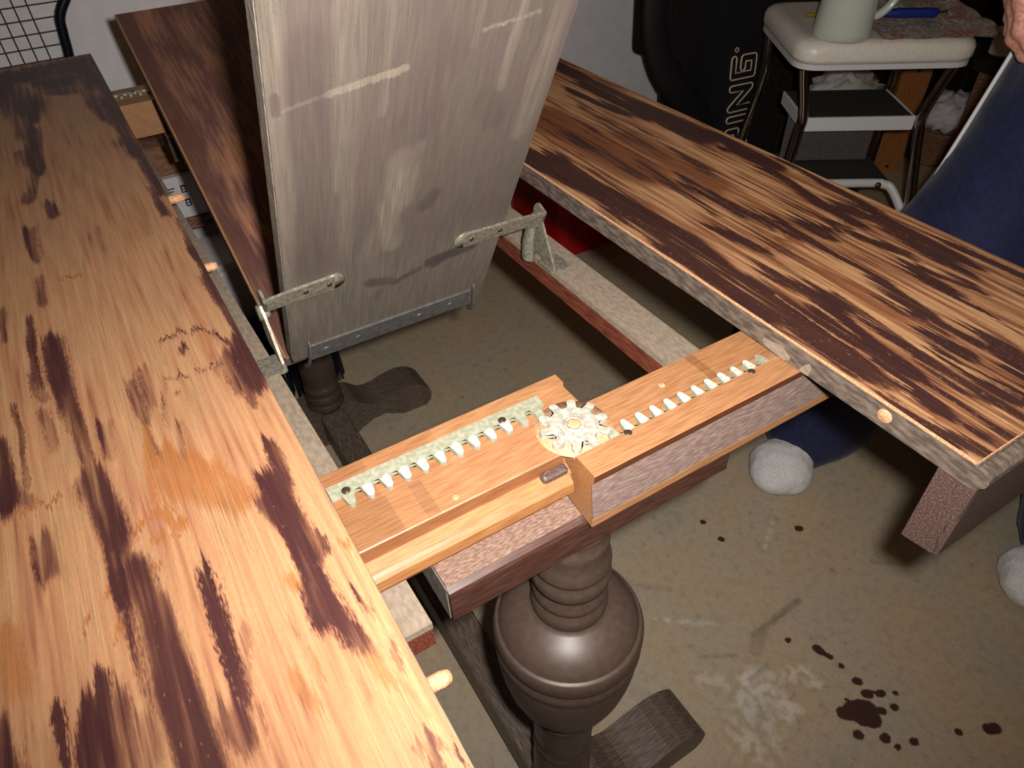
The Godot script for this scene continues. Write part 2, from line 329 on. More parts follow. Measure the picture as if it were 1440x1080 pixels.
func ramp_tex(cols: Array, at: Array, seed_: int, freq: float, size := 384, oct := 4) -> NoiseTexture2D:
	var g := Gradient.new()
	g.offsets = PackedFloat32Array(at)
	g.colors = PackedColorArray(cols)
	var t := NoiseTexture2D.new()
	t.width = size
	t.height = size
	t.seamless = true
	t.noise = noise(seed_, freq, oct)
	t.color_ramp = g
	return t


func grained(called: String, cols: Array, at: Array, scale: Vector3, seed_: int, rough := 0.55, bump := 0.0, freq := 0.03) -> StandardMaterial3D:
	var m := mat(called, Color.WHITE, rough)
	m.albedo_texture = ramp_tex(cols, at, seed_, freq)
	m.uv1_triplanar = true
	m.uv1_scale = scale
	m.uv1_triplanar_sharpness = 6.0
	if bump > 0.0:
		m.heightmap_enabled = true
		m.heightmap_scale = bump
		m.heightmap_texture = ramp_tex([Color.BLACK, Color.WHITE], [0.2, 0.8], seed_ + 7, freq * 1.6, 256)
	return m


func S(r: int, g: int, b: int) -> Color:
	return Color8(r, g, b)


func make_materials() -> void:
	grained("orange_wood", [S(138, 95, 61), S(150, 107, 71), S(160, 117, 81)], [0.2, 0.5, 0.8], Vector3(3, 44, 44), 3, 0.5, 0.003)
	grained("dark_wood", [S(58, 36, 29), S(72, 46, 37), S(86, 58, 47)], [0.2, 0.55, 0.85], Vector3(3, 40, 40), 5, 0.42, 0.004)
	grained("foot_wood", [S(74, 62, 53), S(98, 84, 74), S(116, 102, 90)], [0.3, 0.5, 0.75], Vector3(3, 40, 50), 6, 0.5, 0.006)
	grained("stretcher_wood", [S(76, 64, 55), S(102, 88, 77), S(122, 108, 95)], [0.3, 0.5, 0.75], Vector3(50, 40, 3.0), 16, 0.5, 0.006)
	grained("turned_wood", [S(70, 57, 49), S(75, 61, 53), S(80, 66, 57)], [0.25, 0.55, 0.9], Vector3(9, 9, 9), 8, 0.44, 0.0)
	grained("dusty_rail", [S(120, 107, 92), S(132, 118, 102), S(142, 128, 110)], [0.2, 0.5, 0.8], Vector3(16, 16, 8), 10, 0.9, 0.004)
	grained("red_rail", [S(70, 34, 24), S(104, 52, 36), S(128, 68, 46)], [0.2, 0.5, 0.8], Vector3(40, 40, 3), 11, 0.6, 0.004)
	grained("old_edge", [S(74, 64, 57), S(94, 83, 74), S(114, 101, 88)], [0.25, 0.5, 0.85], Vector3(18, 18, 5), 12, 0.5, 0.01)
	grained("leaf_edge", [S(96, 90, 80), S(118, 111, 100), S(138, 131, 120)], [0.2, 0.5, 0.8], Vector3(24, 5, 24), 13, 0.8, 0.02)
	grained("dusty_dark", [S(66, 48, 44), S(84, 64, 58), S(112, 92, 84)], [0.3, 0.6, 0.9], Vector3(22, 22, 22), 14, 0.6, 0.0, 0.06)
	grained("dusty_front", [S(104, 84, 76), S(118, 98, 90), S(138, 120, 110)], [0.25, 0.5, 0.8], Vector3(5, 30, 30), 15, 0.8, 0.0, 0.04)
	grained("beam_dust", [S(104, 78, 66), S(122, 96, 82), S(142, 118, 102)], [0.25, 0.5, 0.8], Vector3(8, 30, 30), 44, 0.8, 0.0, 0.05)
	grained("gear_body", [S(138, 135, 122), S(154, 151, 139), S(172, 170, 160)], [0.2, 0.5, 0.8], Vector3(14, 14, 14), 45, 0.55)
	grained("gear_metal", [S(160, 157, 147), S(184, 182, 173), S(200, 198, 190)], [0.25, 0.5, 0.75], Vector3(25, 25, 25), 17, 0.5, 0.0)
	grained("rack_metal", [S(130, 131, 110), S(140, 142, 122), S(150, 152, 136)], [0.25, 0.5, 0.8], Vector3(16, 16, 16), 18, 0.45, 0.0)
	grained("bracket_metal", [S(112, 106, 92), S(128, 123, 109), S(144, 139, 125)], [0.2, 0.5, 0.8], Vector3(14, 14, 14), 19, 0.42, 0.0)
	mats["bracket_metal"].metallic = 0.35
	grained("bar_metal", [S(102, 101, 100), S(112, 111, 110), S(122, 121, 120)], [0.2, 0.5, 0.8], Vector3(10, 10, 10), 20, 0.35, 0.0)
	mats["bar_metal"].metallic = 0.5
	mat("screw", S(78, 66, 56), 0.4, 0.6)
	grained("peg", [S(172, 122, 86), S(190, 142, 104), S(202, 160, 122)], [0.2, 0.5, 0.8], Vector3(30, 30, 30), 21, 0.7, 0.01)
	grained("concrete", [S(150, 136, 114), S(170, 156, 132), S(184, 170, 146)], [0.2, 0.5, 0.8], Vector3(2.2, 2.2, 2.2), 22, 0.8, 0.02, 0.02)
	var wall := grained("wall_paint", [S(232, 231, 232), S(236, 235, 236), S(240, 239, 240)], [0.2, 0.5, 0.8], Vector3(1.5, 1.5, 1.5), 23, 0.8)
	wall.uv1_world_triplanar = true
	grained("dark_panel", [S(22, 17, 14), S(30, 24, 19), S(40, 31, 24)], [0.2, 0.5, 0.8], Vector3(3, 3, 3), 24, 0.8)
	mat("black_wire", S(24, 26, 32), 0.45)
	mat("black_tube", S(18, 20, 30), 0.3)
	mat("chrome", S(190, 188, 184), 0.12, 1.0)
	grained("cream_vinyl", [S(226, 218, 204), S(230, 223, 210), S(234, 228, 216)], [0.2, 0.5, 0.8], Vector3(6, 6, 6), 25, 0.35, 0.01)
	mat("white_enamel", S(214, 214, 212), 0.35)
	grained("tread_rubber", [S(40, 40, 36), S(52, 52, 47), S(62, 62, 56)], [0.2, 0.5, 0.8], Vector3(20, 4, 20), 26, 0.7, 0.02)
	mat("green_glaze", S(196, 203, 188), 0.15)
	grained("black_nylon", [S(8, 8, 9), S(12, 12, 14), S(17, 17, 19)], [0.2, 0.5, 0.8], Vector3(18, 18, 18), 27, 0.7, 0.02)
	grained("panel_nylon", [S(20, 21, 24), S(26, 27, 30), S(32, 33, 37)], [0.2, 0.5, 0.8], Vector3(18, 18, 18), 28, 0.6, 0.02)
	mat("letter_thread", S(226, 210, 180), 0.6)
	mat("red_plastic", S(170, 10, 12), 0.4)
	mat("white_card", S(214, 214, 216), 0.7)
	mat("print_black", S(30, 30, 34), 0.7)
	grained("cardboard", [S(116, 82, 60), S(134, 98, 72), S(148, 112, 84)], [0.2, 0.5, 0.8], Vector3(3, 12, 3), 29, 0.85)
	grained("pine", [S(150, 98, 50), S(160, 106, 56), S(170, 114, 63)], [0.2, 0.5, 0.8], Vector3(12, 1.4, 12), 30, 0.6, 0.02)
	grained("brown_board", [S(92, 62, 50), S(124, 90, 72), S(150, 116, 96)], [0.2, 0.5, 0.8], Vector3(2, 12, 12), 31, 0.7, 0.02)
	grained("navy_cloth", [S(12, 20, 54), S(15, 25, 64), S(19, 30, 74)], [0.2, 0.5, 0.8], Vector3(9, 5, 9), 32, 0.8, 0.008)
	mats["navy_cloth"].rim_enabled = true
	mats["navy_cloth"].rim = 0.25
	mat("white_piping", S(214, 214, 216), 0.6)
	grained("sock_knit", [S(196, 196, 196), S(218, 218, 217), S(232, 232, 230)], [0.2, 0.5, 0.8], Vector3(22, 22, 22), 33, 0.9, 0.015)
	grained("skin", [S(186, 124, 106), S(206, 146, 126), S(216, 160, 140)], [0.2, 0.5, 0.8], Vector3(14, 14, 14), 34, 0.5, 0.02)
	mats["skin"].subsurf_scatter_enabled = true
	mats["skin"].subsurf_scatter_strength = 0.15
	grained("shirt_cloth", [S(96, 96, 100), S(112, 112, 116), S(124, 124, 128)], [0.2, 0.5, 0.8], Vector3(10, 10, 10), 35, 0.85, 0.03)
	grained("hair", [S(40, 30, 24), S(58, 44, 34), S(74, 58, 46)], [0.2, 0.5, 0.8], Vector3(40, 8, 40), 36, 0.6, 0.08)
	mat("eye_white", S(225, 222, 216), 0.2)
	mat("iris", S(60, 44, 32), 0.15)


func capsules(list: Array, W: int, H: int, x0: float, z0: float, wx: float, wz: float, zs: float) -> PackedFloat32Array:
	# soft streaks (x1, z1, x2, z2, radius, strength) drawn into a field; zs < 1 draws their ends out along the grain
	var f := PackedFloat32Array()
	f.resize(W * H)
	for k in range(0, list.size(), 6):
		var a := Vector2(list[k], list[k + 1] * zs)
		var b := Vector2(list[k + 2], list[k + 3] * zs)
		var r: float = list[k + 4]
		var s: float = list[k + 5]
		var R := r * 1.6
		var i0 := clampi(int((minf(a.x, b.x) - R - x0) / wx * W), 0, W - 1)
		var i1 := clampi(int((maxf(a.x, b.x) + R - x0) / wx * W) + 1, 0, W - 1)
		var j0 := clampi(int(((minf(a.y, b.y) - R) / zs - z0) / wz * H), 0, H - 1)
		var j1 := clampi(int(((maxf(a.y, b.y) + R) / zs - z0) / wz * H) + 1, 0, H - 1)
		var ab := b - a
		var l2 := maxf(ab.length_squared(), 1e-9)
		for j in range(j0, j1 + 1):
			var y := (z0 + wz * (j + 0.5) / H) * zs
			for i in range(i0, i1 + 1):
				var p := Vector2(x0 + wx * (i + 0.5) / W, y)
				var t := clampf((p - a).dot(ab) / l2, 0.0, 1.0)
				var v := 1.0 - smoothstep(0.5 * r, 1.55 * r, p.distance_to(a + ab * t))
				if v <= 0.0:
					continue
				var at := j * W + i
				if s > 0.0:
					f[at] = maxf(f[at], s * v)
				else:
					f[at] *= 1.0 + s * v
	return f


func streaks(W: int, H: int, fx: float, stretch: float, seed_: int, oct := 4) -> PackedByteArray:
	# noise drawn out along the grain (the image's height)
	var h := maxi(int(H / stretch), 8)
	var im := noise(seed_, fx, oct).get_image(W, h)
	im.resize(W, H, Image.INTERPOLATE_CUBIC)
	im.convert(Image.FORMAT_L8)
	return im.get_data()


func painted_wood(W: int, H: int, x0: float, z0: float, wx: float, wz: float, stain: Array, orange: Array, P: Dictionary) -> ImageTexture:
	var fw := W / 2
	var fh := H / 3
	var f := capsules(stain, fw, fh, x0, z0, wx, wz, P.get("zs", 0.45))
	var g := capsules(orange, fw, fh, x0, z0, wx, wz, 0.8)
	var px := W / wx * 0.001           # pixels to a millimetre across
	var n1 := streaks(W, H, 0.16 / px, 14.0, P.seed)
	var n2 := streaks(W, H, 0.7 / px, 30.0, P.seed + 1, 3)
	var n3 := streaks(W, H, 0.028 / px, 3.0, P.seed + 2)
	var n4 := streaks(W, H, 0.9 / px, 3.0, P.seed + 3, 2)
	var tan: Color = P.tan
	var mid: Color = P.mid
	var dark: Color = P.dark
	var wet: Color = P.wet
	var out := PackedByteArray()
	out.resize(W * H * 3)
	var base: float = P.base
	var a1: float = P.a1
	var a2: float = P.a2
	var a3: float = P.a3
	var lo: float = P.lo
	var hi: float = P.hi
	var wu: float = P.warp_x * fw / wx
	var wv: float = P.warp_z * fh / wz
	var at := 0
	var wash: float = P.get("wash", 0.2)
	var qv: float = P.get("vary", 0.0)
	var stray: float = P.get("stray", 0.0)
	var wa: float = P.get("wash_var", 1.0)
	var speck: float = P.get("speck", 0.0)
	for j in H:
		var fj := float(j) * fh / H
		for i in W:
			var k := j * W + i
			var s1 := n1[k] / 255.0 - 0.5
			var s2 := n2[k] / 255.0 - 0.5
			var s3 := n3[k] / 255.0 - 0.5
			var s4 := n4[k] / 255.0 - 0.5
			var u := clampi(int(float(i) * fw / W + s3 * wu + s4 * wu * 0.3), 0, fw - 1)
			var v := clampi(int(fj + (s1 + s2 * 0.7) * wv), 0, fh - 1)
			var q := f[v * fw + u]
			var m := q * (0.92 + qv * (s1 + s3)) + base + a1 * s1 + a2 * s2 + a3 * s3 + 0.14 * s4
			m += maxf(s1 + s3 * 0.8 + s2 * 0.3 - 0.24, 0.0) * stray
			m = clampf((m - lo) / (hi - lo), 0.0, 1.0)
			m = m * m * (3.0 - 2.0 * m)
			var w := clampf(g[v * fw + u] * 1.3 + s1 * 0.5 - 0.12, 0.0, 1.0) * 0.85
			var c := tan
			var l := 1.0 + s2 * 0.3 + s3 * 0.2 + s1 * 0.14 + s4 * 0.1
			c = c.lerp(mid, clampf(wash + wa * (s1 * 1.1 + s3 * 0.9 + s2 * 0.5), 0.0, 0.9))
			c = c.lerp(wet, w)
			c = c.lerp(mid, minf(m * 1.7, 1.0) * 0.85)
			c = c.lerp(dark, m * m * (0.94 + s3 * 0.35))
			if speck > 0.0 and s4 + s1 * 0.5 > speck and m > 0.6:
				c = c.lerp(tan, 0.55)
			out[at] = clampi(int(c.r8 * l), 0, 255)
			out[at + 1] = clampi(int(c.g8 * l), 0, 255)
			out[at + 2] = clampi(int(c.b8 * l), 0, 255)
			at += 3
	return ImageTexture.create_from_image(Image.create_from_data(W, H, false, Image.FORMAT_RGB8, out))


func uv_mat(called: String, tex: Texture2D, rough: float) -> StandardMaterial3D:
	var m := mat(called, Color.WHITE, rough)
	m.albedo_texture = tex
	m.texture_repeat = false
	return m


func sheet(lo: Vector3, hi: Vector3) -> void:       # a thin slab whose top and sides carry the texture of its plan
	var s0 := tg.size()
	var P := []
	for y in [lo.y, hi.y]:
		P.append([Vector3(lo.x, y, lo.z), Vector3(hi.x, y, lo.z), Vector3(hi.x, y, hi.z), Vector3(lo.x, y, hi.z)])
	var uv := [Vector2(0, 0), Vector2(1, 0), Vector2(1, 1), Vector2(0, 1)]
	for e in 2:
		var q = P[e]
		if e == 1:
			tri(q[0], q[2], q[1], -1, Color.WHITE, uv[0], uv[2], uv[1])
			tri(q[0], q[3], q[2], -1, Color.WHITE, uv[0], uv[3], uv[2])
		else:
			tri(q[0], q[1], q[2], -1, Color.WHITE, uv[0], uv[1], uv[2])
			tri(q[0], q[2], q[3], -1, Color.WHITE, uv[0], uv[2], uv[3])
	for i in 4:
		var j := (i + 1) % 4
		tri(P[0][i], P[1][j], P[0][j], -1, Color.WHITE, uv[i], uv[j], uv[j])
		tri(P[0][i], P[1][i], P[1][j], -1, Color.WHITE, uv[i], uv[i], uv[j])
	solid_end(s0)


# ---------------------------------------------------------------- the room
func structure(called: String, m: Material) -> MeshInstance3D:
	var o := commit(called, m)
	o.set_meta("kind", "structure")
	return o


func floor_texture() -> ImageTexture:
	# concrete with dried drips and pale splashes, over x -0.6..1.9 and z -1.9..0.4
	var W := 1250
	var H := 1150
	var x0 := -0.6
	var z0 := -1.9
	var wx := 2.5
	var wz := 2.3
	var d := capsules(FLOOR_DARK, W, H, x0, z0, wx, wz, 1.0)
	var p := capsules(FLOOR_PALE, W / 2, H / 2, x0, z0, wx, wz, 1.0)
	var e := capsules(FLOOR_SMEAR, W / 2, H / 2, x0, z0, wx, wz, 1.0)
	var n1 := streaks(W, H, 0.012, 1.0, 41, 5)
	var n2 := streaks(W, H, 0.09, 1.0, 42, 4)
	var n3 := streaks(W, H, 0.4, 1.0, 43, 2)
	var out := PackedByteArray()
	out.resize(W * H * 3)
	var at := 0
	var base := S(184, 172, 150)
	var brown := S(172, 154, 126)
	var spill := S(62, 34, 28)
	var pale := S(206, 200, 188)
	for j in H:
		for i in W:
			var k := j * W + i
			var s1 := n1[k] / 255.0 - 0.5
			var s2 := n2[k] / 255.0 - 0.5
			var s3 := n3[k] / 255.0 - 0.5
			var c := base.lerp(brown, clampf(0.5 + s1 * 2.0, 0.0, 1.0))
			var l := 1.0 + s1 * 0.2 + s2 * 0.16 + s3 * 0.1
			var pv := p[(j / 2) * (W / 2) + i / 2]
			if pv > 0.0:
				c = c.lerp(pale, clampf(pv * 1.1 + s2 * 1.6 - 0.1, 0.0, 1.0))
			l *= 1.0 - 0.28 * clampf(e[(j / 2) * (W / 2) + i / 2] + s2 * 1.2 - 0.15, 0.0, 1.0)
			if s2 < -0.36:
				l *= 0.86
			if d[k] > 0.0:
				c = c.lerp(spill, smoothstep(0.32, 0.5, d[k] + s2 * 0.5))
			out[at] = clampi(int(c.r8 * l), 0, 255)
			out[at + 1] = clampi(int(c.g8 * l), 0, 255)
			out[at + 2] = clampi(int(c.b8 * l), 0, 255)
			at += 3
	return ImageTexture.create_from_image(Image.create_from_data(W, H, false, Image.FORMAT_RGB8, out))


func room() -> void:
	org = Vector3.ZERO
	# floor: one slab, its texture repeats beyond the part in view
	var X0 := -3.1
	var X1 := 4.4
	var Z0 := -1.9
	var Z1 := 2.7
	var fm := mat("floor_concrete", Color.WHITE, 0.75)
	fm.albedo_texture = floor_texture()
	var s0 := tg.size()
	var q := [Vector3(X0, 0, Z0), Vector3(X1, 0, Z0), Vector3(X1, 0, Z1), Vector3(X0, 0, Z1)]
	var uv := []
	for p in q:
		uv.append(Vector2((p.x + 0.6) / 2.5, (p.z + 1.9) / 2.3))
	tri(q[0], q[2], q[1], -1, Color.WHITE, uv[0], uv[2], uv[1])
	tri(q[0], q[3], q[2], -1, Color.WHITE, uv[0], uv[3], uv[2])
	var dn := Vector3(0, -0.12, 0)
	tri(q[0] + dn, q[1] + dn, q[2] + dn, -1, Color.WHITE, uv[0], uv[1], uv[2])
	tri(q[0] + dn, q[2] + dn, q[3] + dn, -1, Color.WHITE, uv[0], uv[2], uv[3])
	for i in 4:
		var j := (i + 1) % 4
		tri(q[i] + dn, q[j], q[j] + dn, -1, Color.WHITE, uv[i], uv[j], uv[j])
		tri(q[i] + dn, q[i], q[j], -1, Color.WHITE, uv[i], uv[i], uv[j])
	solid_end(s0)
	structure("floor", fm)
	var w: Material = mats["wall_paint"]
	box(Vector3(X0, 0, -1.9), Vector3(X1, 2.5, -1.78), 0.001)
	structure("wall_back", w)
	box(Vector3(X0, 0, 2.58), Vector3(X1, 2.5, 2.7), 0.001)
	structure("wall_front", w)
	box(Vector3(X0, 0, -1.78), Vector3(X0 + 0.12, 2.5, 2.58), 0.001)
	structure("wall_left", w)
	box(Vector3(X1 - 0.12, 0, -1.78), Vector3(X1, 2.5, 2.58), 0.001)
	structure("wall_right", mats["dark_panel"])
	box(Vector3(X0, 2.5, -1.9), Vector3(X1, 2.62, 2.7), 0.001)
	structure("ceiling", w)
	var t := thing("ceiling_lamp", "long warm white ceiling lamp under the garage ceiling", "lamp", Vector3(0.9, 2.5, 0.5))
	box(Vector3(0.3, 2.455, 0.36), Vector3(1.5, 2.5, 0.64), 0.004)
	commit("lamp_housing", mats["white_enamel"], t)
	var glow := mat("lamp_glow", S(255, 235, 205), 0.6)
	glow.emission_enabled = true
	glow.emission = Color(1.0, 0.72, 0.46)
	glow.emission_energy_multiplier = 0.5
	box(Vector3(0.35, 2.435, 0.38), Vector3(1.45, 2.455, 0.62), 0.004)
	commit("lamp_diffuser", glow, t)


# ---------------------------------------------------------------- the table
const CX := 0.206
const CZ := -0.704


func mirror_z(p: Array) -> Array:
	var out := []
	for i in range(p.size() - 1, -1, -1):
		out.append(Vector2(2.0 * CZ - p[i].x, p[i].y))
	return out


func table() -> void:
	var t := thing("extension_table", "stripped wooden trestle table pulled open with its folding leaf swung up", "table", Vector3(CX, 0, CZ))
	# the two halves of the top
	var end := [Vector2(-0.0975, 0.7694), Vector2(-0.097, 0.7675), Vector2(-0.0915, 0.7668), Vector2(-0.0885, 0.764), Vector2(-0.0878, 0.7605), Vector2(-0.0888, 0.7565), Vector2(-0.092, 0.7535), Vector2(-0.0925, 0.7515), Vector2(-0.096, 0.7505)]
	var prof := end + mirror_z(end)
	var tan := S(178, 136, 98)
	var lt := painted_wood(660, 1980, -0.186, -1.309, 0.2246, 1.21, LEFT_STAIN, LEFT_ORANGE, {"seed": 101, "tan": tan, "mid": S(132, 88, 64), "dark": S(62, 35, 34), "wet": S(146, 90, 48), "base": 0.0, "a1": 0.22, "a2": 0.36, "a3": 0.2, "lo": 0.05, "hi": 1.04, "warp_x": 0.012, "warp_z": 0.016, "speck": 0.5, "wash": 0.24, "wash_var": 1.0, "vary": 0.7, "stray": 0.9})
	var rt := painted_wood(660, 1980, 0.373, -1.309, 0.225, 1.21, RIGHT_STAIN, RIGHT_ORANGE, {"seed": 201, "tan": S(182, 140, 100), "mid": S(106, 68, 46), "dark": S(54, 33, 30), "wet": S(106, 62, 38), "base": 0.13, "a1": 0.5, "a2": 0.66, "a3": 0.45, "lo": 0.2, "hi": 0.66, "vary": 0.6, "stray": 1.6, "warp_x": 0.007, "warp_z": 0.034, "speck": 0.4, "zs": 0.4, "wash": 0.52, "wash_var": 1.5})
	bar_x(prof, -0.186, 0.0386)
	var top := commit("tabletop", mats["old_edge"], t)
	top.set_meta("label", "left half of the top, mostly stripped to pale wood")
	sheet(Vector3(-0.1855, 0.7692, -1.3088), Vector3(0.0382, 0.7702, -0.0988))
	commit("veneer", uv_mat("left_veneer", lt, 0.42), top)
	for d in [[-0.157, 0.012, 0.0042], [-0.598, 0.011, 0.004], [-0.752, 0.016, 0.0046]]:
		lathe([Vector2(0.0001, -0.004), Vector2(d[2], -0.004), Vector2(d[2], d[1] * 0.6), Vector2(d[2] * 0.8, d[1] * 0.9), Vector2(d[2] * 0.45, d[1]), Vector2(0.0001, d[1])], Vector3(0.0386, 0.7612, d[0]), 14, Vector3(1, 0, 0.06).normalized())
		commit("dowel", mats["peg"], top)
	bar_x(prof, 0.373, 0.598)
	top = commit("tabletop", mats["old_edge"], t)
	top.set_meta("label", "right half of the top, still streaked with dark varnish")
	sheet(Vector3(0.3738, 0.7692, -1.3088), Vector3(0.5976, 0.7702, -0.0993))
	commit("veneer", uv_mat("right_veneer", rt, 0.38), top)
	box(Vector3(0.3729, 0.7682, -1.308), Vector3(0.3738, 0.7704, -0.0985), 0.0002)
	box(Vector3(0.3729, 0.7682, -0.0992), Vector3(0.5975, 0.7704, -0.0983), 0.0002)
	commit("bare_edge", mats["peg"], top)
	prism(round_poly([Vector2(-0.252, 0.7506), Vector2(-0.24, 0.7506), Vector2(-0.236, 0.755), Vector2(-0.246, 0.7605), Vector2(-0.264, 0.757), Vector2(-0.262, 0.753)], 0.002, 2), Vector3(0.3728, 0, 0), Vector3(0, 0, 1), Vector3.UP, Vector3.ZERO, Vector3(0.0008, 0, 0))
	commit("bare_chip", mats["dusty_rail"], top)
	prism(round_poly([Vector2(-0.228, 0.7506), Vector2(-0.219, 0.7506), Vector2(-0.218, 0.758), Vector2(-0.221, 0.7615), Vector2(-0.225, 0.756)], 0.0015, 2), Vector3(0.3728, 0, 0), Vector3(0, 0, 1), Vector3.UP, Vector3.ZERO, Vector3(0.0008, 0, 0))
	commit("bare_chip", mats["dusty_rail"], top)
	lathe([Vector2(0.0001, -0.003), Vector2(0.0052, -0.003), Vector2(0.0052, 0.0004), Vector2(0.0046, 0.0009), Vector2(0.0001, 0.0011)], Vector3(0.373, 0.7602, -0.1586), 20, Vector3.LEFT)
	commit("dowel_plug", mats["peg"], top)
	# aprons across the ends
	var ap := [Vector2(-0.1165, 0.7505), Vector2(-0.092, 0.7505), Vector2(-0.0925, 0.72), Vector2(-0.095, 0.714), Vector2(-0.0965, 0.711), Vector2(-0.0955, 0.704), Vector2(-0.0968, 0.697), Vector2(-0.0948, 0.69), Vector2(-0.0945, 0.683), Vector2(-0.1165, 0.6795)]
	var ap2 := [Vector2(-0.1165, 0.7505), Vector2(-0.092, 0.7505), Vector2(-0.092, 0.6815), Vector2(-0.1165, 0.6795)]
	for e in 2:
		var a = ap if e == 0 else mirror_z(ap)
		var b = ap2 if e == 0 else mirror_z(ap2)
		bar_x(a, 0.3745, 0.3775)
		bar_x(b, 0.3775, 0.592)
		commit("apron", mats["dusty_dark"], t)
		bar_x(a, 0.034, 0.037)
		bar_x(b, -0.18, 0.034)
		commit("apron", mats["dusty_dark"], t)
	slides(t, Transform3D.IDENTITY)
	slides(t, Transform3D(Basis(Vector3.UP, PI), Vector3(2.0 * CX, 0, 2.0 * CZ)))
	# long rails that tie the two slides, dusty on top
	for s in 2:
		var dust := Color(1, 1, 1)
		for y in [[0.692, 0.698, "dusty_rail"], [0.673, 0.692, "red_rail"]]:
			var pl := []
			if s == 0:
				pl = [Vector2(0.018, -1.19), Vector2(0.0465, -1.19), Vector2(0.0655, -0.221), Vector2(0.03, -0.221)]
			else:
				pl = [Vector2(0.3445, -1.19), Vector2(0.381, -1.19), Vector2(0.381, -0.252), Vector2(0.3445, -0.252)]
			prism(pl, Vector3.ZERO, Vector3.RIGHT, Vector3(0, 0, 1), Vector3(0, y[0], 0), Vector3(0, y[1], 0), dust)
			commit("rail_top" if y[0] > 0.68 else "rail", mats[y[2]], t)
	for e in 2:
		xf = Transform3D.IDENTITY if e == 0 else Transform3D(Basis(Vector3.UP, PI), Vector3(2.0 * CX, 0, 2.0 * CZ))
		trestle(t)
	# the stretcher between the feet
	box(Vector3(0.181, 0.03, -1.11), Vector3(0.231, 0.088, -0.30), 0.003)
	commit("stretcher", mats["stretcher_wood"], t)
	leaf(t)


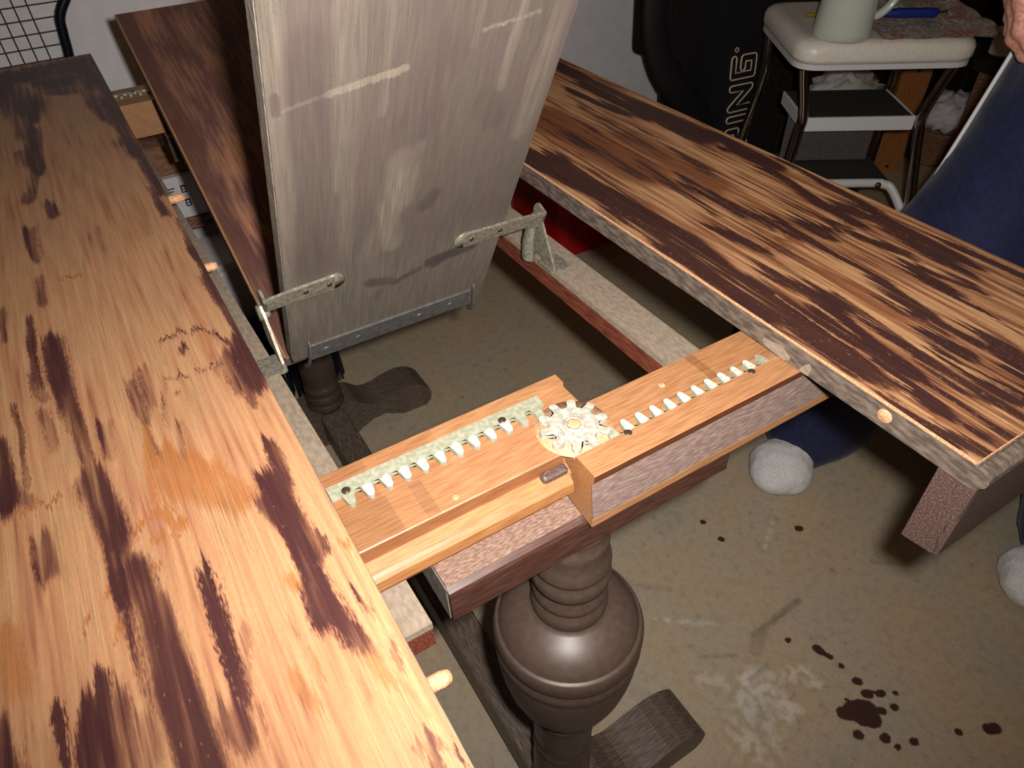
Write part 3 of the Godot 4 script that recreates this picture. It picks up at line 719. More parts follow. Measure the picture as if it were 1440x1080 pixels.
func slides(t: Node3D, x: Transform3D) -> void:
	var top := 0.7455
	var wear := Color(0.93, 0.9, 0.88)
	# back slide: raised ridge behind, rabbet for the rack in front
	var p := [Vector2(-0.3228, 0.699), Vector2(-0.3228, 0.7485), Vector2(-0.3222, 0.7492), Vector2(-0.3122, 0.7492), Vector2(-0.3115, 0.7452), Vector2(-0.289, 0.7452), Vector2(-0.289, 0.736), Vector2(-0.294, 0.731), Vector2(-0.294, 0.714), Vector2(-0.288, 0.705), Vector2(-0.288, 0.699)]
	xf = x
	bar_x(p, -0.165, 0.07, Color(0.8, 0.74, 0.7))
	bar_x(p, 0.07, 0.12, Color(0.92, 0.88, 0.85))
	bar_x(p, 0.12, 0.2236, Color.WHITE)
	var b := commit("slide_rail", mats["orange_wood"], t)
	rack(b, x, Vector3(0.052, top, -0.2905), 1.0, 12)
	# middle slide, which carries the gear
	p = [Vector2(-0.2884, 0.699), Vector2(-0.2884, 0.7455), Vector2(-0.2577, 0.7455), Vector2(-0.2568, 0.7448), Vector2(-0.2565, 0.736), Vector2(-0.256, 0.7348), Vector2(-0.2475, 0.7318), Vector2(-0.2455, 0.7305), Vector2(-0.2438, 0.7285), Vector2(-0.2432, 0.7205), Vector2(-0.244, 0.7195), Vector2(-0.2565, 0.7195), Vector2(-0.2565, 0.699)]
	# worn and stained towards the end that the top covers
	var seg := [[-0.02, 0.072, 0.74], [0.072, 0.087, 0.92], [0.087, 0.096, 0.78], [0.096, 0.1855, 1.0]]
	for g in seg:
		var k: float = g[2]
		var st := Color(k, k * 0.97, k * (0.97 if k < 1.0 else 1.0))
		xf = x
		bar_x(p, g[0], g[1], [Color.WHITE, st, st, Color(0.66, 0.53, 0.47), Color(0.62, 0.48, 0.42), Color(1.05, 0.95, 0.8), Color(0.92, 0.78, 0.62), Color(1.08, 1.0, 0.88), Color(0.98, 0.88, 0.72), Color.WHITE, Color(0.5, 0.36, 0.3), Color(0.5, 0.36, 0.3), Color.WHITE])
	xf = x
	bar_x([Vector2(-0.2884, 0.699), Vector2(-0.2884, 0.7455), Vector2(-0.2595, 0.7455), Vector2(-0.2595, 0.7305), Vector2(-0.252, 0.729), Vector2(-0.252, 0.7145), Vector2(-0.2605, 0.713), Vector2(-0.2605, 0.699)], 0.1855, 0.318, Color.WHITE)
	var q8 := [Vector2(-0.2884, 0.699), Vector2(-0.2884, 0.7455), Vector2(-0.2595, 0.7455), Vector2(-0.2595, 0.699)]
	bar_x(q8, 0.318, 0.326, Color(0.72, 0.66, 0.62))
	bar_x(q8, 0.326, 0.432, Color(0.97, 0.95, 0.93))
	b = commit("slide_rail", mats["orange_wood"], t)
	b.set_meta("label", "middle slide carrying the gear")
	xf = x
	lathe([Vector2(0.0001, 0.7450), Vector2(0.0268, 0.7450), Vector2(0.0268, 0.7459), Vector2(0.0001, 0.7459)], Vector3(0.2051, 0, -0.2722), 44)
	commit("gear_seat", mats["peg"], b)
	# a plugged screw hole and the dried varnish where the lip ends
	xf = x
	lathe([Vector2(0.0001, 0.744), Vector2(0.0022, 0.744), Vector2(0.0022, 0.7459), Vector2(0.0014, 0.7462), Vector2(0.0001, 0.7457)], Vector3(0.1085, 0, -0.2632), 14)
	commit("plug", mats["peg"], b)
	xf = x
	lathe([Vector2(0.0001, 0.744), Vector2(0.0026, 0.744), Vector2(0.0026, 0.7458), Vector2(0.0016, 0.7461), Vector2(0.0001, 0.7461)], Vector3(0.284, 0, -0.2735), 14)
	commit("plug", mats["peg"], b)
	xf = x
	box(Vector3(0.166, 0.7325, -0.2566), Vector3(0.1855, 0.7385, -0.2492), 0.0015)
	commit("varnish_drip", mats["dusty_dark"], b)
	# front slide with its dovetail section, dark and dusty on the outer face
	p = [Vector2(-0.2585, 0.7455), Vector2(-0.2480, 0.7455), Vector2(-0.2475, 0.7492), Vector2(-0.2276, 0.7492), Vector2(-0.2269, 0.7484), Vector2(-0.2272, 0.742), Vector2(-0.2300, 0.7385), Vector2(-0.2262, 0.7065), Vector2(-0.2258, 0.7055), Vector2(-0.2258, 0.6985), Vector2(-0.2265, 0.698), Vector2(-0.2585, 0.7035), Vector2(-0.2585, 0.7065), Vector2(-0.2505, 0.7135), Vector2(-0.2505, 0.7295), Vector2(-0.2585, 0.736)]
	var w := Color.WHITE
	var dk := Color(0.3, 0.19, 0.17)
	xf = x
	bar_x(p, 0.189, 0.56, [w, w, w, w, dk, dk, dk, w, w, w, w, w, w, w, w, w], Color(1.0, 0.92, 0.78))
	b = commit("slide_rail", mats["orange_wood"], t)
	rack(b, x, Vector3(0.362, top, -0.2585), -1.0, 12)
	# the dusty hollow of its outer face
	xf = x
	prism([Vector2(-0.2301, 0.7383), Vector2(-0.2296, 0.7383), Vector2(-0.2256, 0.7066), Vector2(-0.2263, 0.7066)], Vector3.ZERO, Vector3(0, 0, 1), Vector3.UP, Vector3(0.1893, 0, 0), Vector3(0.5598, 0, 0))
	commit("dusty_face", mats["dusty_front"], b)
	# the gear
	var poly := []
	var N := 10
	for k in N:
		var c := TAU * (k + 0.32) / N
		for q in [[-0.30, 0.0168], [-0.20, 0.0172], [-0.165, 0.019], [-0.145, 0.0222], [-0.1, 0.0240], [-0.04, 0.0246], [0.04, 0.0246], [0.1, 0.0240], [0.145, 0.0222], [0.165, 0.019], [0.20, 0.0172]]:
			var a: float = c + q[0]
			poly.append(Vector2(cos(a) * q[1], sin(a) * q[1]))
	xf = x
	prism(poly, Vector3(0.2051, 0, -0.2722), Vector3.RIGHT, Vector3(0, 0, 1), Vector3(0, 0.7460, 0), Vector3(0, 0.7493, 0))
	lathe([Vector2(0.0001, 0.749), Vector2(0.0076, 0.749), Vector2(0.0072, 0.7502), Vector2(0.0052, 0.7506), Vector2(0.0050, 0.7496), Vector2(0.0001, 0.7496)], Vector3(0.2051, 0, -0.2722), 30)
	var gear := commit("gear_wheel", mats["gear_body"], t)
	xf = x
	lathe([Vector2(0.0001, 0.749), Vector2(0.0048, 0.749), Vector2(0.0048, 0.7504), Vector2(0.0036, 0.7509), Vector2(0.0001, 0.7510)], Vector3(0.2051, 0, -0.2722), 24)
	commit("screw", mats["peg"], gear)


func rack(parent: Node3D, x: Transform3D, o: Vector3, side: float, count: int) -> void:
	# toothed strip; o: first tooth's tip line, teeth towards +z for side 1 (run in +x), towards -z for side -1 (run in -x)
	var pitch := 0.0127
	var poly := [Vector2(-0.0105, 0), Vector2(-0.0105, 0.0105)]
	for k in count:
		var c := k * pitch
		for q in [[-0.0042, 0.0105], [-0.0038, 0.0118], [-0.0024, 0.0192], [-0.0012, 0.0208], [0.0012, 0.0208], [0.0024, 0.0192], [0.0038, 0.0118], [0.0042, 0.0105]]:
			poly.append(Vector2(c + q[0], q[1]))
	var last := (count - 1) * pitch
	poly.append(Vector2(last + 0.0075, 0.0105))
	poly.append(Vector2(last + 0.0085, 0))
	var base := o - Vector3(0, 0, 0.0208 * side)
	xf = x
	prism(poly, base, Vector3(side, 0, 0), Vector3(0, 0, side), Vector3.ZERO, Vector3(0, 0.0032, 0))
	var r := commit("gear_rack", mats["rack_metal"], parent)
	# pale crust left on the teeth
	xf = x
	for k in range(1, count - (2 if side > 0 else 1)):
		var c := k * pitch
		var sc := 0.92 + 0.06 * sin(k * 2.3)
		var tp := []
		for q in [[-0.0034, 0.0120], [-0.0023, 0.0190], [-0.0012, 0.0205], [0.0012, 0.0205], [0.0023, 0.0190], [0.0034, 0.0120], [0.0014, 0.0098 + 0.0008 * sin(k * 1.7)], [-0.0018, 0.0105]]:
			tp.append(Vector2(c + q[0] * sc, q[1]))
		prism(tp, base, Vector3(side, 0, 0), Vector3(0, 0, side), Vector3(0, 0.0030, 0), Vector3(0, 0.0036, 0))
	commit("tooth_crust", mats["gear_metal"], parent)
	for k in ([0, count - 3] if side > 0 else [1, count - 2]):
		xf = x
		lathe([Vector2(0.0001, 0.0025), Vector2(0.0029, 0.0025), Vector2(0.0029, 0.0038), Vector2(0.002, 0.0043), Vector2(0.0001, 0.0044)], base + Vector3(side * (pitch * k + (0.0 if side > 0 else 0.004)), 0, side * 0.0085), 16)
		commit("screw", mats["screw"], parent)


func trestle(t: Node3D) -> void:
	var x := xf
	var w := Color.WHITE
	var dust := Color(2.5, 2.75, 2.9)
	# cross beam under the slides
	var p := [Vector2(-0.306, 0.661), Vector2(-0.306, 0.697), Vector2(-0.2385, 0.697), Vector2(-0.2345, 0.6945), Vector2(-0.2335, 0.6915), Vector2(-0.2335, 0.665), Vector2(-0.2365, 0.661)]
	bar_x(p, 0.084, 0.3275, [w, dust, dust, Color(1.5, 1.5, 1.5), Color(1.15, 1.1, 1.05), w, w], Color(2.6, 3.0, 3.3))
	var cb := commit("cross_beam", mats["dark_wood"], t)
	xf = x
	box(Vector3(0.0844, 0.6966, -0.3058), Vector3(0.3272, 0.6973, -0.2388), 0.0003)
	commit("dusty_top", mats["beam_dust"], cb)
	xf = x
	box(Vector3(0.0833, 0.6625, -0.3045), Vector3(0.0841, 0.6962, -0.2372), 0.0003)
	commit("dusty_end", mats["leaf_edge"], cb)
	xf = x
	var c := Vector3(CX, 0, -0.27)
	var pr := [Vector2(0.0001, 0.661), Vector2(0.029, 0.661), Vector2(0.0285, 0.645), Vector2(0.0275, 0.638), Vector2(0.0295, 0.634), Vector2(0.0305, 0.628), Vector2(0.029, 0.622), Vector2(0.0315, 0.612), Vector2(0.0335, 0.603), Vector2(0.0335, 0.600), Vector2(0.0315, 0.597), Vector2(0.0315, 0.594), Vector2(0.0335, 0.590), Vector2(0.0345, 0.584), Vector2(0.0335, 0.578), Vector2(0.0295, 0.574), Vector2(0.0300, 0.569), Vector2(0.0320, 0.564), Vector2(0.0330, 0.560), Vector2(0.0325, 0.557), Vector2(0.0300, 0.554), Vector2(0.0305, 0.551), Vector2(0.0330, 0.547), Vector2(0.0340, 0.542), Vector2(0.0335, 0.537), Vector2(0.0320, 0.534), Vector2(0.0325, 0.532), Vector2(0.0370, 0.530), Vector2(0.0450, 0.526), Vector2(0.0530, 0.521), Vector2(0.0600, 0.514), Vector2(0.0635, 0.508), Vector2(0.0640, 0.506), Vector2(0.0655, 0.5065), Vector2(0.0675, 0.504), Vector2(0.0690, 0.499), Vector2(0.0693, 0.493), Vector2(0.0685, 0.487), Vector2(0.0668, 0.484), Vector2(0.0668, 0.482), Vector2(0.0685, 0.479), Vector2(0.0690, 0.473), Vector2(0.0680, 0.468), Vector2(0.0668, 0.466), Vector2(0.0672, 0.463), Vector2(0.0672, 0.450), Vector2(0.0650, 0.430), Vector2(0.0605, 0.405), Vector2(0.0540, 0.382), Vector2(0.0465, 0.362), Vector2(0.0395, 0.348), Vector2(0.0350, 0.341), Vector2(0.0345, 0.338), Vector2(0.0372, 0.334), Vector2(0.0375, 0.329), Vector2(0.0345, 0.325), Vector2(0.0330, 0.321), Vector2(0.0335, 0.300), Vector2(0.0325, 0.262), Vector2(0.0300, 0.250), Vector2(0.0325, 0.246), Vector2(0.0335, 0.240), Vector2(0.0320, 0.235), Vector2(0.0290, 0.232), Vector2(0.0310, 0.228), Vector2(0.0330, 0.215), Vector2(0.0345, 0.190), Vector2(0.0335, 0.160), Vector2(0.0310, 0.150), Vector2(0.0345, 0.146), Vector2(0.0360, 0.139), Vector2(0.0345, 0.132), Vector2(0.0315, 0.129), Vector2(0.0345, 0.125), Vector2(0.0375, 0.117), Vector2(0.0360, 0.110), Vector2(0.0330, 0.107), Vector2(0.0365, 0.103), Vector2(0.0385, 0.095), Vector2(0.0375, 0.088), Vector2(0.0001, 0.088)]
	lathe(pr, c, 56)
	commit("pedestal", mats["turned_wood"], t)
	for s in [-1, 1]:
		xf = x
		var f := [Vector2(0.0, 0.0), Vector2(0.0, 0.092), Vector2(0.042, 0.092), Vector2(0.055, 0.088), Vector2(0.066, 0.078), Vector2(0.078, 0.067), Vector2(0.094, 0.061), Vector2(0.112, 0.062), Vector2(0.132, 0.067), Vector2(0.155, 0.072), Vector2(0.176, 0.072), Vector2(0.196, 0.066), Vector2(0.212, 0.055), Vector2(0.222, 0.042), Vector2(0.225, 0.03), Vector2(0.222, 0.012), Vector2(0.212, 0.0), Vector2(0.155, 0.0), Vector2(0.14, 0.008), Vector2(0.115, 0.022), Vector2(0.085, 0.022), Vector2(0.055, 0.008), Vector2(0.045, 0.0)]
		prism(f, Vector3(CX, 0, 0), Vector3(s, 0, 0), Vector3.UP, Vector3(0, 0, -0.302), Vector3(0, 0, -0.228))
		commit("foot", mats["foot_wood"], t)


func leaf(t: Node3D) -> void:
	# near half of the folding leaf, standing on edge: x across, y up its length, z out of its underside
	var up := Vector3(0, 0.896, 0.444).normalized()
	var B := Basis(Vector3.RIGHT, up, Vector3.RIGHT.cross(up)) * Basis(Vector3(0, 0, 1), deg_to_rad(-1.1))
	var L := Transform3D(B, Vector3(0.1885, 0.65, -0.571))
	xf = L
	box(Vector3(-0.1055, 0.0, -0.017), Vector3(0.1055, 0.6, -0.0008), 0.0015)
	var lf := commit("leaf", mats["leaf_edge"], t)
	lf.set_meta("label", "near leaf half showing its dusty grey underside")
	# underside sheet
	var tex := painted_wood(520, 1480, -0.1055, 0.0, 0.211, 0.6, LEAF_DARK, LEAF_DUST, {"seed": 301, "tan": S(88, 80, 71), "mid": S(73, 62, 59), "dark": S(52, 44, 41), "wet": S(116, 108, 95), "base": 0.08, "a1": 0.3, "a2": 0.2, "a3": 0.4, "lo": 0.1, "hi": 1.2, "warp_x": 0.003, "warp_z": 0.002, "zs": 0.9, "wash": 0.4, "wash_var": 1.0})
	xf = L * Transform3D(Basis(Vector3.RIGHT, Vector3(0, 0, 1), Vector3.UP), Vector3.ZERO)
	sheet(Vector3(-0.105, -0.001, 0.0004), Vector3(0.105, 0.0, 0.5996))
	for i in tu.size():
		tu[i] = Vector2(tu[i].x, tu[i].y)
	commit("underside", uv_mat("leaf_underside", tex, 0.75), lf)
	# drop bar with bent hooks along the lower edge
	xf = L
	prism(round_poly([Vector2(-0.089, -0.004), Vector2(0.089, -0.004), Vector2(0.089, 0.0235), Vector2(-0.089, 0.0235)], 0.001, 2), Vector3.ZERO, Vector3.RIGHT, Vector3.UP, Vector3(0, 0, 0.0), Vector3(0, 0, 0.0022))
	var bar := commit("latch_bar", mats["bar_metal"], t)
	for s in [-1.0, 1.0]:
		xf = L
		var hp := []
		for q in [[0.034, 0.001], [0.031, 0.004], [0.022, 0.0065], [0.010, 0.0075], [0.0, 0.007], [-0.008, 0.0045], [-0.016, 0.0005]]:
			hp.append(Vector3(s * (0.0905 + 0.0015 * (0.02 - q[0]) / 0.02), q[0], q[1]))
		tube(smooth_path(hp, 3), 0.0013, 8, false, 2.2, Vector3(0, 0, 1))
		commit("hook", mats["bar_metal"], bar)
	for px in [-0.072, -0.038, 0.03, 0.066]:
		xf = L
		lathe([Vector2(0.0001, 0.0018), Vector2(0.0036, 0.0018), Vector2(0.0034, 0.0027), Vector2(0.002, 0.0031), Vector2(0.0001, 0.0029)], Vector3(px, 0.0095, 0), 14, Vector3(0, 0, 1))
		commit("screw", mats["bar_metal"], bar)
	# far half, lying back with its varnished face up
	var away := Vector3(0, sin(deg_to_rad(20.0)), -cos(deg_to_rad(20.0)))
	var nb := Vector3.RIGHT.cross(away)
	var F := Transform3D(Basis(Vector3.RIGHT, nb, -away), Vector3(-0.003, 0.643, -0.594))
	xf = F
	box(Vector3(0.082, -0.0175, -0.6), Vector3(0.298, -0.0006, 0.0), 0.0015)
	var fl := commit("leaf", mats["old_edge"], t)
	fl.set_meta("label", "far leaf half lying back with dark varnished face")
	var bt := painted_wood(520, 1480, 0.082, -0.6, 0.216, 0.6, BACK_STAIN, [], {"seed": 401, "tan": S(164, 112, 78), "mid": S(138, 100, 84), "dark": S(84, 58, 52), "wet": S(130, 80, 50), "base": 0.1, "a1": 0.6, "a2": 0.5, "a3": 0.6, "lo": 0.15, "hi": 0.95, "warp_x": 0.006, "warp_z": 0.06, "wash": 0.45, "wash_var": 1.2})
	xf = F
	sheet(Vector3(0.0845, -0.0008, -0.5985), Vector3(0.2975, 0.0, -0.0005))
	commit("veneer", uv_mat("back_veneer", bt, 0.4), fl)
	xf = F
	box(Vector3(0.0822, -0.0012, -0.5995), Vector3(0.0846, 0.0001, -0.0005), 0.0003)
	commit("bare_edge", mats["orange_wood"], fl)
	# hinge brackets with the pivots
	for s in [-1.0, 1.0]:
		var px := 0.0655 if s < 0 else 0.343
		var inner := -0.064 if s < 0 else 0.062
		var outer: float = (L.affine_inverse() * Vector3(px, 0.747, -0.53)).x
		xf = L
		prism(round_poly([Vector2(inner, 0.114), Vector2(inner, 0.133), Vector2(lerpf(inner, outer, 0.6), 0.131), Vector2(outer, 0.1275), Vector2(outer, 0.1125), Vector2(lerpf(inner, outer, 0.6), 0.1135)], 0.003, 3), Vector3.ZERO, Vector3.RIGHT, Vector3.UP, Vector3(0, 0, 0.0006), Vector3(0, 0, 0.0034))
		prism(round_poly([Vector2(0.0034, 0.1275), Vector2(0.0034, 0.1125), Vector2(-0.012, 0.112), Vector2(-0.014, 0.118), Vector2(-0.012, 0.1265)], 0.003, 3), Vector3(outer, 0, 0), Vector3(0, 0, 1), Vector3.UP, Vector3.ZERO, Vector3(-0.0026 * s, 0, 0))
		lathe([Vector2(0.0001, -0.0005), Vector2(0.0100, -0.0005), Vector2(0.0098, 0.0026), Vector2(0.0001, 0.0030)], Vector3(inner, 0.1235, 0), 16, Vector3(0, 0, 1))
		var br := commit("hinge_bracket", mats["bracket_metal"], t)
		for k in [0.08, 0.42]:
			xf = L
			lathe([Vector2(0.0001, 0.002), Vector2(0.0026, 0.002), Vector2(0.0024, 0.0041), Vector2(0.0001, 0.0044)], Vector3(lerpf(inner, outer, k), 0.124, 0), 12, Vector3(0, 0, 1))
			commit("screw", mats["screw"], br)
		# upright pivot plate and its foot on the rail
		var plate := [Vector2(-0.501, 0.698), Vector2(-0.503, 0.706), Vector2(-0.512, 0.722), Vector2(-0.522, 0.742), Vector2(-0.529, 0.751), Vector2(-0.537, 0.752), Vector2(-0.543, 0.745), Vector2(-0.545, 0.733), Vector2(-0.546, 0.715), Vector2(-0.543, 0.706), Vector2(-0.536, 0.704), Vector2(-0.528, 0.707), Vector2(-0.52, 0.703), Vector2(-0.516, 0.698)]
		var ox := px - 0.0015 if s < 0 else px + 0.001
		prism(plate, Vector3(ox, 0, 0), Vector3(0, 0, 1), Vector3.UP, Vector3.ZERO, Vector3(0.0024, 0, 0))
		var fx0 := px - 0.022 if s < 0 else px - 0.002
		prism(round_poly([Vector2(fx0, -0.528), Vector2(fx0 + 0.024, -0.528), Vector2(fx0 + 0.024, -0.5), Vector2(fx0, -0.5)], 0.004, 3), Vector3.ZERO, Vector3.RIGHT, Vector3(0, 0, 1), Vector3(0, 0.698, 0), Vector3(0, 0.7003, 0))
		lathe([Vector2(0.0001, -0.004), Vector2(0.0068, -0.004), Vector2(0.0068, 0.004), Vector2(0.005, 0.006), Vector2(0.0001, 0.006)], Vector3(px, 0.742, -0.5335), 18, Vector3(-s, 0, 0))
		if s > 0:
			tube([Vector3(0.338, 0.738, -0.534), Vector3(0.336, 0.72, -0.536), Vector3(0.337, 0.70, -0.538)], [0.006, 0.0078, 0.0085], 12, false, 0.75, Vector3.RIGHT)
		var pv := commit("pivot_plate", mats["bracket_metal"], br)
		pv.set_meta("label", "pivot plate screwed to the rail")


# ---------------------------------------------------------------- behind the table, left side
func background_left() -> void:
	# wire panel with a bent tube frame
	var t := thing("wire_panel", "black wire mesh panel in a bent black tube frame against the white wall", "wire panel", Vector3(-0.25, 0.0, -1.755))
	var fr := [Vector3(0.13, 0.93, -1.755), Vector3(0.073, 0.80, -1.755), Vector3(0.028, 0.74, -1.755), Vector3(0.019, 0.708, -1.755), Vector3(0.014, 0.673, -1.755), Vector3(0.007, 0.632, -1.755), Vector3(0.0, 0.52, -1.755), Vector3(-0.01, 0.3, -1.755), Vector3(-0.01, 0.01, -1.755)]
	tube(smooth_path(fr, 5), 0.0098, 12)
	tube([Vector3(-0.6, 0.93, -1.755), Vector3(0.13, 0.93, -1.755)], 0.0098, 12)
	tube([Vector3(-0.6, 0.01, -1.755), Vector3(-0.6, 0.93, -1.755)], 0.0098, 12)
	tube([Vector3(-0.6, 0.03, -1.755), Vector3(-0.01, 0.03, -1.755)], 0.0098, 12)
	commit("tube_frame", mats["black_tube"], t)
	for k in 25:
		var x := -0.585 + k * 0.0235
		tube([Vector3(x, 0.03, -1.756), Vector3(x, 0.93, -1.756)], 0.0013, 6)
		commit("wire", mats["black_wire"], t)
	for k in 36:
		var y := 0.05 + k * 0.0245
		var xe := 0.008 if y < 0.69 else (0.02 if y < 0.74 else 0.03 + (y - 0.74) * 0.5)
		if y < 0.45:
			xe = -0.006
		tube([Vector3(-0.6, y, -1.7545), Vector3(xe, y, -1.7545)], 0.0013, 6)
		commit("wire", mats["black_wire"], t)
	# shelf with cartons seen through the gap
	t = thing("low_shelf", "low brown wooden shelf under the printed white carton, behind the table", "shelf", Vector3(0.1, 0.0, -1.55))
	box(Vector3(0.02, 0.36, -1.68), Vector3(0.34, 0.385, -1.5), 0.002)
	commit("board", mats["brown_board"], t)
	for x in [0.02, 0.31]:
		box(Vector3(x, 0.0, -1.66), Vector3(x + 0.03, 0.36, -1.52), 0.002)
		commit("leg", mats["brown_board"], t)
	t = thing("printed_carton", "small white carton with black printed marks on the low wooden shelf", "box", Vector3(0.105, 0.385, -1.55))
	xf = Transform3D(Basis(Vector3.UP, deg_to_rad(0)), Vector3.ZERO)
	box(Vector3(0.045, 0.3851, -1.64), Vector3(0.175, 0.475, -1.505), 0.002)
	commit("carton", mats["white_card"], t)
	for y in [0.448, 0.418]:
		box(Vector3(0.107, y - 0.008, -1.506), Vector3(0.118, y + 0.008, -1.5042), 0.0004)
		commit("printed_mark", mats["print_black"], t)
		for q in 2:
			box(Vector3(0.1095, y - 0.0052 + q * 0.0058, -1.5045), Vector3(0.1155, y - 0.0012 + q * 0.0058, -1.5036), 0.0002)
			commit("printed_mark", mats["white_card"], t)
	for k in 5:
		box(Vector3(0.08 + 0.004 * (k % 2), 0.452 - 0.006 * k, -1.506), Vector3(0.096 - 0.003 * (k % 3), 0.4545 - 0.006 * k, -1.5042), 0.0003)
		commit("printed_mark", mats["print_black"], t)
	box(Vector3(0.03, 0.475, -1.66), Vector3(0.19, 0.535, -1.52), 0.002)
	tag(commit_top("brown_carton", mats["cardboard"], Vector3(0.11, 0.475, -1.59)), "brown carton stacked on top of the small white printed carton", "box")
	t = thing("white_tub", "white plastic tub on the floor under the low brown shelf", "tub", Vector3(0.15, 0.0, -1.42))
	box(Vector3(0.05, 0.001, -1.49), Vector3(0.25, 0.325, -1.36), 0.012)
	commit("body", mats["white_enamel"], t)
	box(Vector3(0.043, 0.325, -1.496), Vector3(0.257, 0.34, -1.353), 0.004)
	commit("rim", mats["white_enamel"], t)
	# broom head
	t = thing("brush", "black bristle brush leaning beside the white tub", "brush", Vector3(0.2, 0.0, -1.31))
	box(Vector3(0.12, 0.19, -1.345), Vector3(0.3, 0.215, -1.275), 0.004)
	commit("block", mats["print_black"], t)
	var rng := RandomNumberGenerator.new()
	rng.seed = 5
	for k in 150:
		var x := rng.randf_range(0.125, 0.295)
		var z := rng.randf_range(-1.34, -1.28)
		tube([Vector3(x, 0.19, z), Vector3(x + rng.randf_range(-0.012, 0.012), 0.0, z + rng.randf_range(-0.012, 0.012))], 0.0022, 4)
	var br := commit("bristles", mats["black_wire"], t)
	br.set_meta("kind", "stuff")


func commit_top(called: String, m: Material, at: Vector3) -> MeshInstance3D:
	org = at
	return commit(called, m)


# ---------------------------------------------------------------- behind the table, right side
func background_right() -> void:
	# red crate
	var t := thing("red_crate", "red plastic crate on the floor seen under the right half of the table", "crate", Vector3(1.125, 0.0, -1.575))
	var outer := round_poly([Vector2(1.0, -1.72), Vector2(1.25, -1.72), Vector2(1.25, -1.43), Vector2(1.0, -1.43)], 0.03, 4)
	var ctr := Vector2(1.125, -1.575)
	var rings := []
	for lv in [[0.001, 0.96], [0.28, 1.0], [0.285, 1.02], [0.30, 1.02], [0.30, 0.985], [0.28, 0.97], [0.02, 0.93]]:
		var r := PackedVector3Array()
		for p in outer:
			var q: Vector2 = ctr + (p - ctr) * lv[1]
			r.append(Vector3(q.x, lv[0], q.y))
		rings.append(r)
	loft(rings, -1)
	commit("crate_body", mats["red_plastic"], t)
	golf_bag()
	stool()
	# dark cabinet and shelf behind
	t = thing("workbench", "dark brown workbench with panelled front behind the step stool", "workbench", Vector3(2.6, 0.0, -1.5))
	box(Vector3(2.02, 0.0, -1.76), Vector3(3.9, 0.62, -1.52), 0.004)
	commit("carcass", mats["dark_panel"], t)
	for k in 4:
		box(Vector3(2.05 + k * 0.46, 0.06, -1.525), Vector3(2.48 + k * 0.46, 0.58, -1.508), 0.004)
		commit("door", mats["dark_panel"], t)
	box(Vector3(2.01, 0.62, -1.77), Vector3(3.92, 0.65, -1.48), 0.004)
	commit("worktop", mats["dark_panel"], t)
	box(Vector3(1.86, 0.65, -1.775), Vector3(3.9, 1.9, -1.745), 0.004)
	commit("back_board", mats["dark_panel"], t)
	t = thing("wooden_post", "tan pine post standing upright behind the step stool", "post", Vector3(2.24, 0.0, -1.31))
	prism(round_poly([Vector2(-0.046, -0.02), Vector2(0.046, -0.02), Vector2(0.046, 0.02), Vector2(-0.046, 0.02)], 0.003, 2), Vector3(2.245, 0, -1.3), Vector3(0.86, 0, 0.5), Vector3(-0.5, 0, 0.86), Vector3(0, 0.0, 0), Vector3(0, 2.5, 0))
	commit("post", mats["pine"], t)
	for y in [0.02, 0.33]:
		lathe([Vector2(0.0001, 0.0), Vector2(0.007, 0.0), Vector2(0.006, 0.0012), Vector2(0.0001, 0.0014)], Vector3(2.236, y, -1.2835), 14, Vector3(-0.5, 0, 0.86))
		commit("knot", mats["screw"], t)
	# tub with a crumpled bag on it
	t = thing("brown_tub", "brown tub on the floor right of the tan post", "tub", Vector3(2.46, 0.0, -1.27))
	lathe([Vector2(0.0001, 0.0), Vector2(0.085, 0.0), Vector2(0.088, 0.01), Vector2(0.092, 0.10), Vector2(0.096, 0.105), Vector2(0.096, 0.112), Vector2(0.085, 0.112), Vector2(0.082, 0.02), Vector2(0.0001, 0.02)], Vector3(2.46, 0.0, -1.27), 32)
	commit("body", mats["cardboard"], t)
	crumpled("plastic_bag", "crumpled pale plastic bag sitting on the brown tub", "bag", Vector3(2.46, 0.155, -1.27), Vector3(0.085, 0.06, 0.08), 51)
	crumpled("folded_cloth", "crumpled pale grey cloth heap on the floor behind the step stool", "cloth", Vector3(1.99, 0.28, -1.36), Vector3(0.13, 0.07, 0.09), 52)
	box(Vector3(1.86, 0.001, -1.46), Vector3(2.12, 0.222, -1.26), 0.003)
	tag(commit_top("storage_box", mats["dark_panel"], Vector3(1.99, 0.0, -1.36)), "dark box under the pale grey cloth heap", "box")
	# clutter right of the post
	t = thing("black_bench", "low black bench right of the tan post near the person", "bench", Vector3(2.55, 0, -1.1))
	box(Vector3(2.36, 0.33, -1.2), Vector3(2.9, 0.37, -1.0), 0.004)
	commit("seat", mats["black_nylon"], t)
	for x in [2.38, 2.84]:
		box(Vector3(x, 0.0, -1.18), Vector3(x + 0.04, 0.33, -1.02), 0.003)
		commit("leg", mats["cardboard"], t)
	box(Vector3(2.4, 0.3705, -1.19), Vector3(2.72, 0.45, -1.03), 0.006)
	tag(commit_top("pale_box", mats["cream_vinyl"], Vector3(2.56, 0.37, -1.1)), "pale flat box lying on the low black bench", "box")


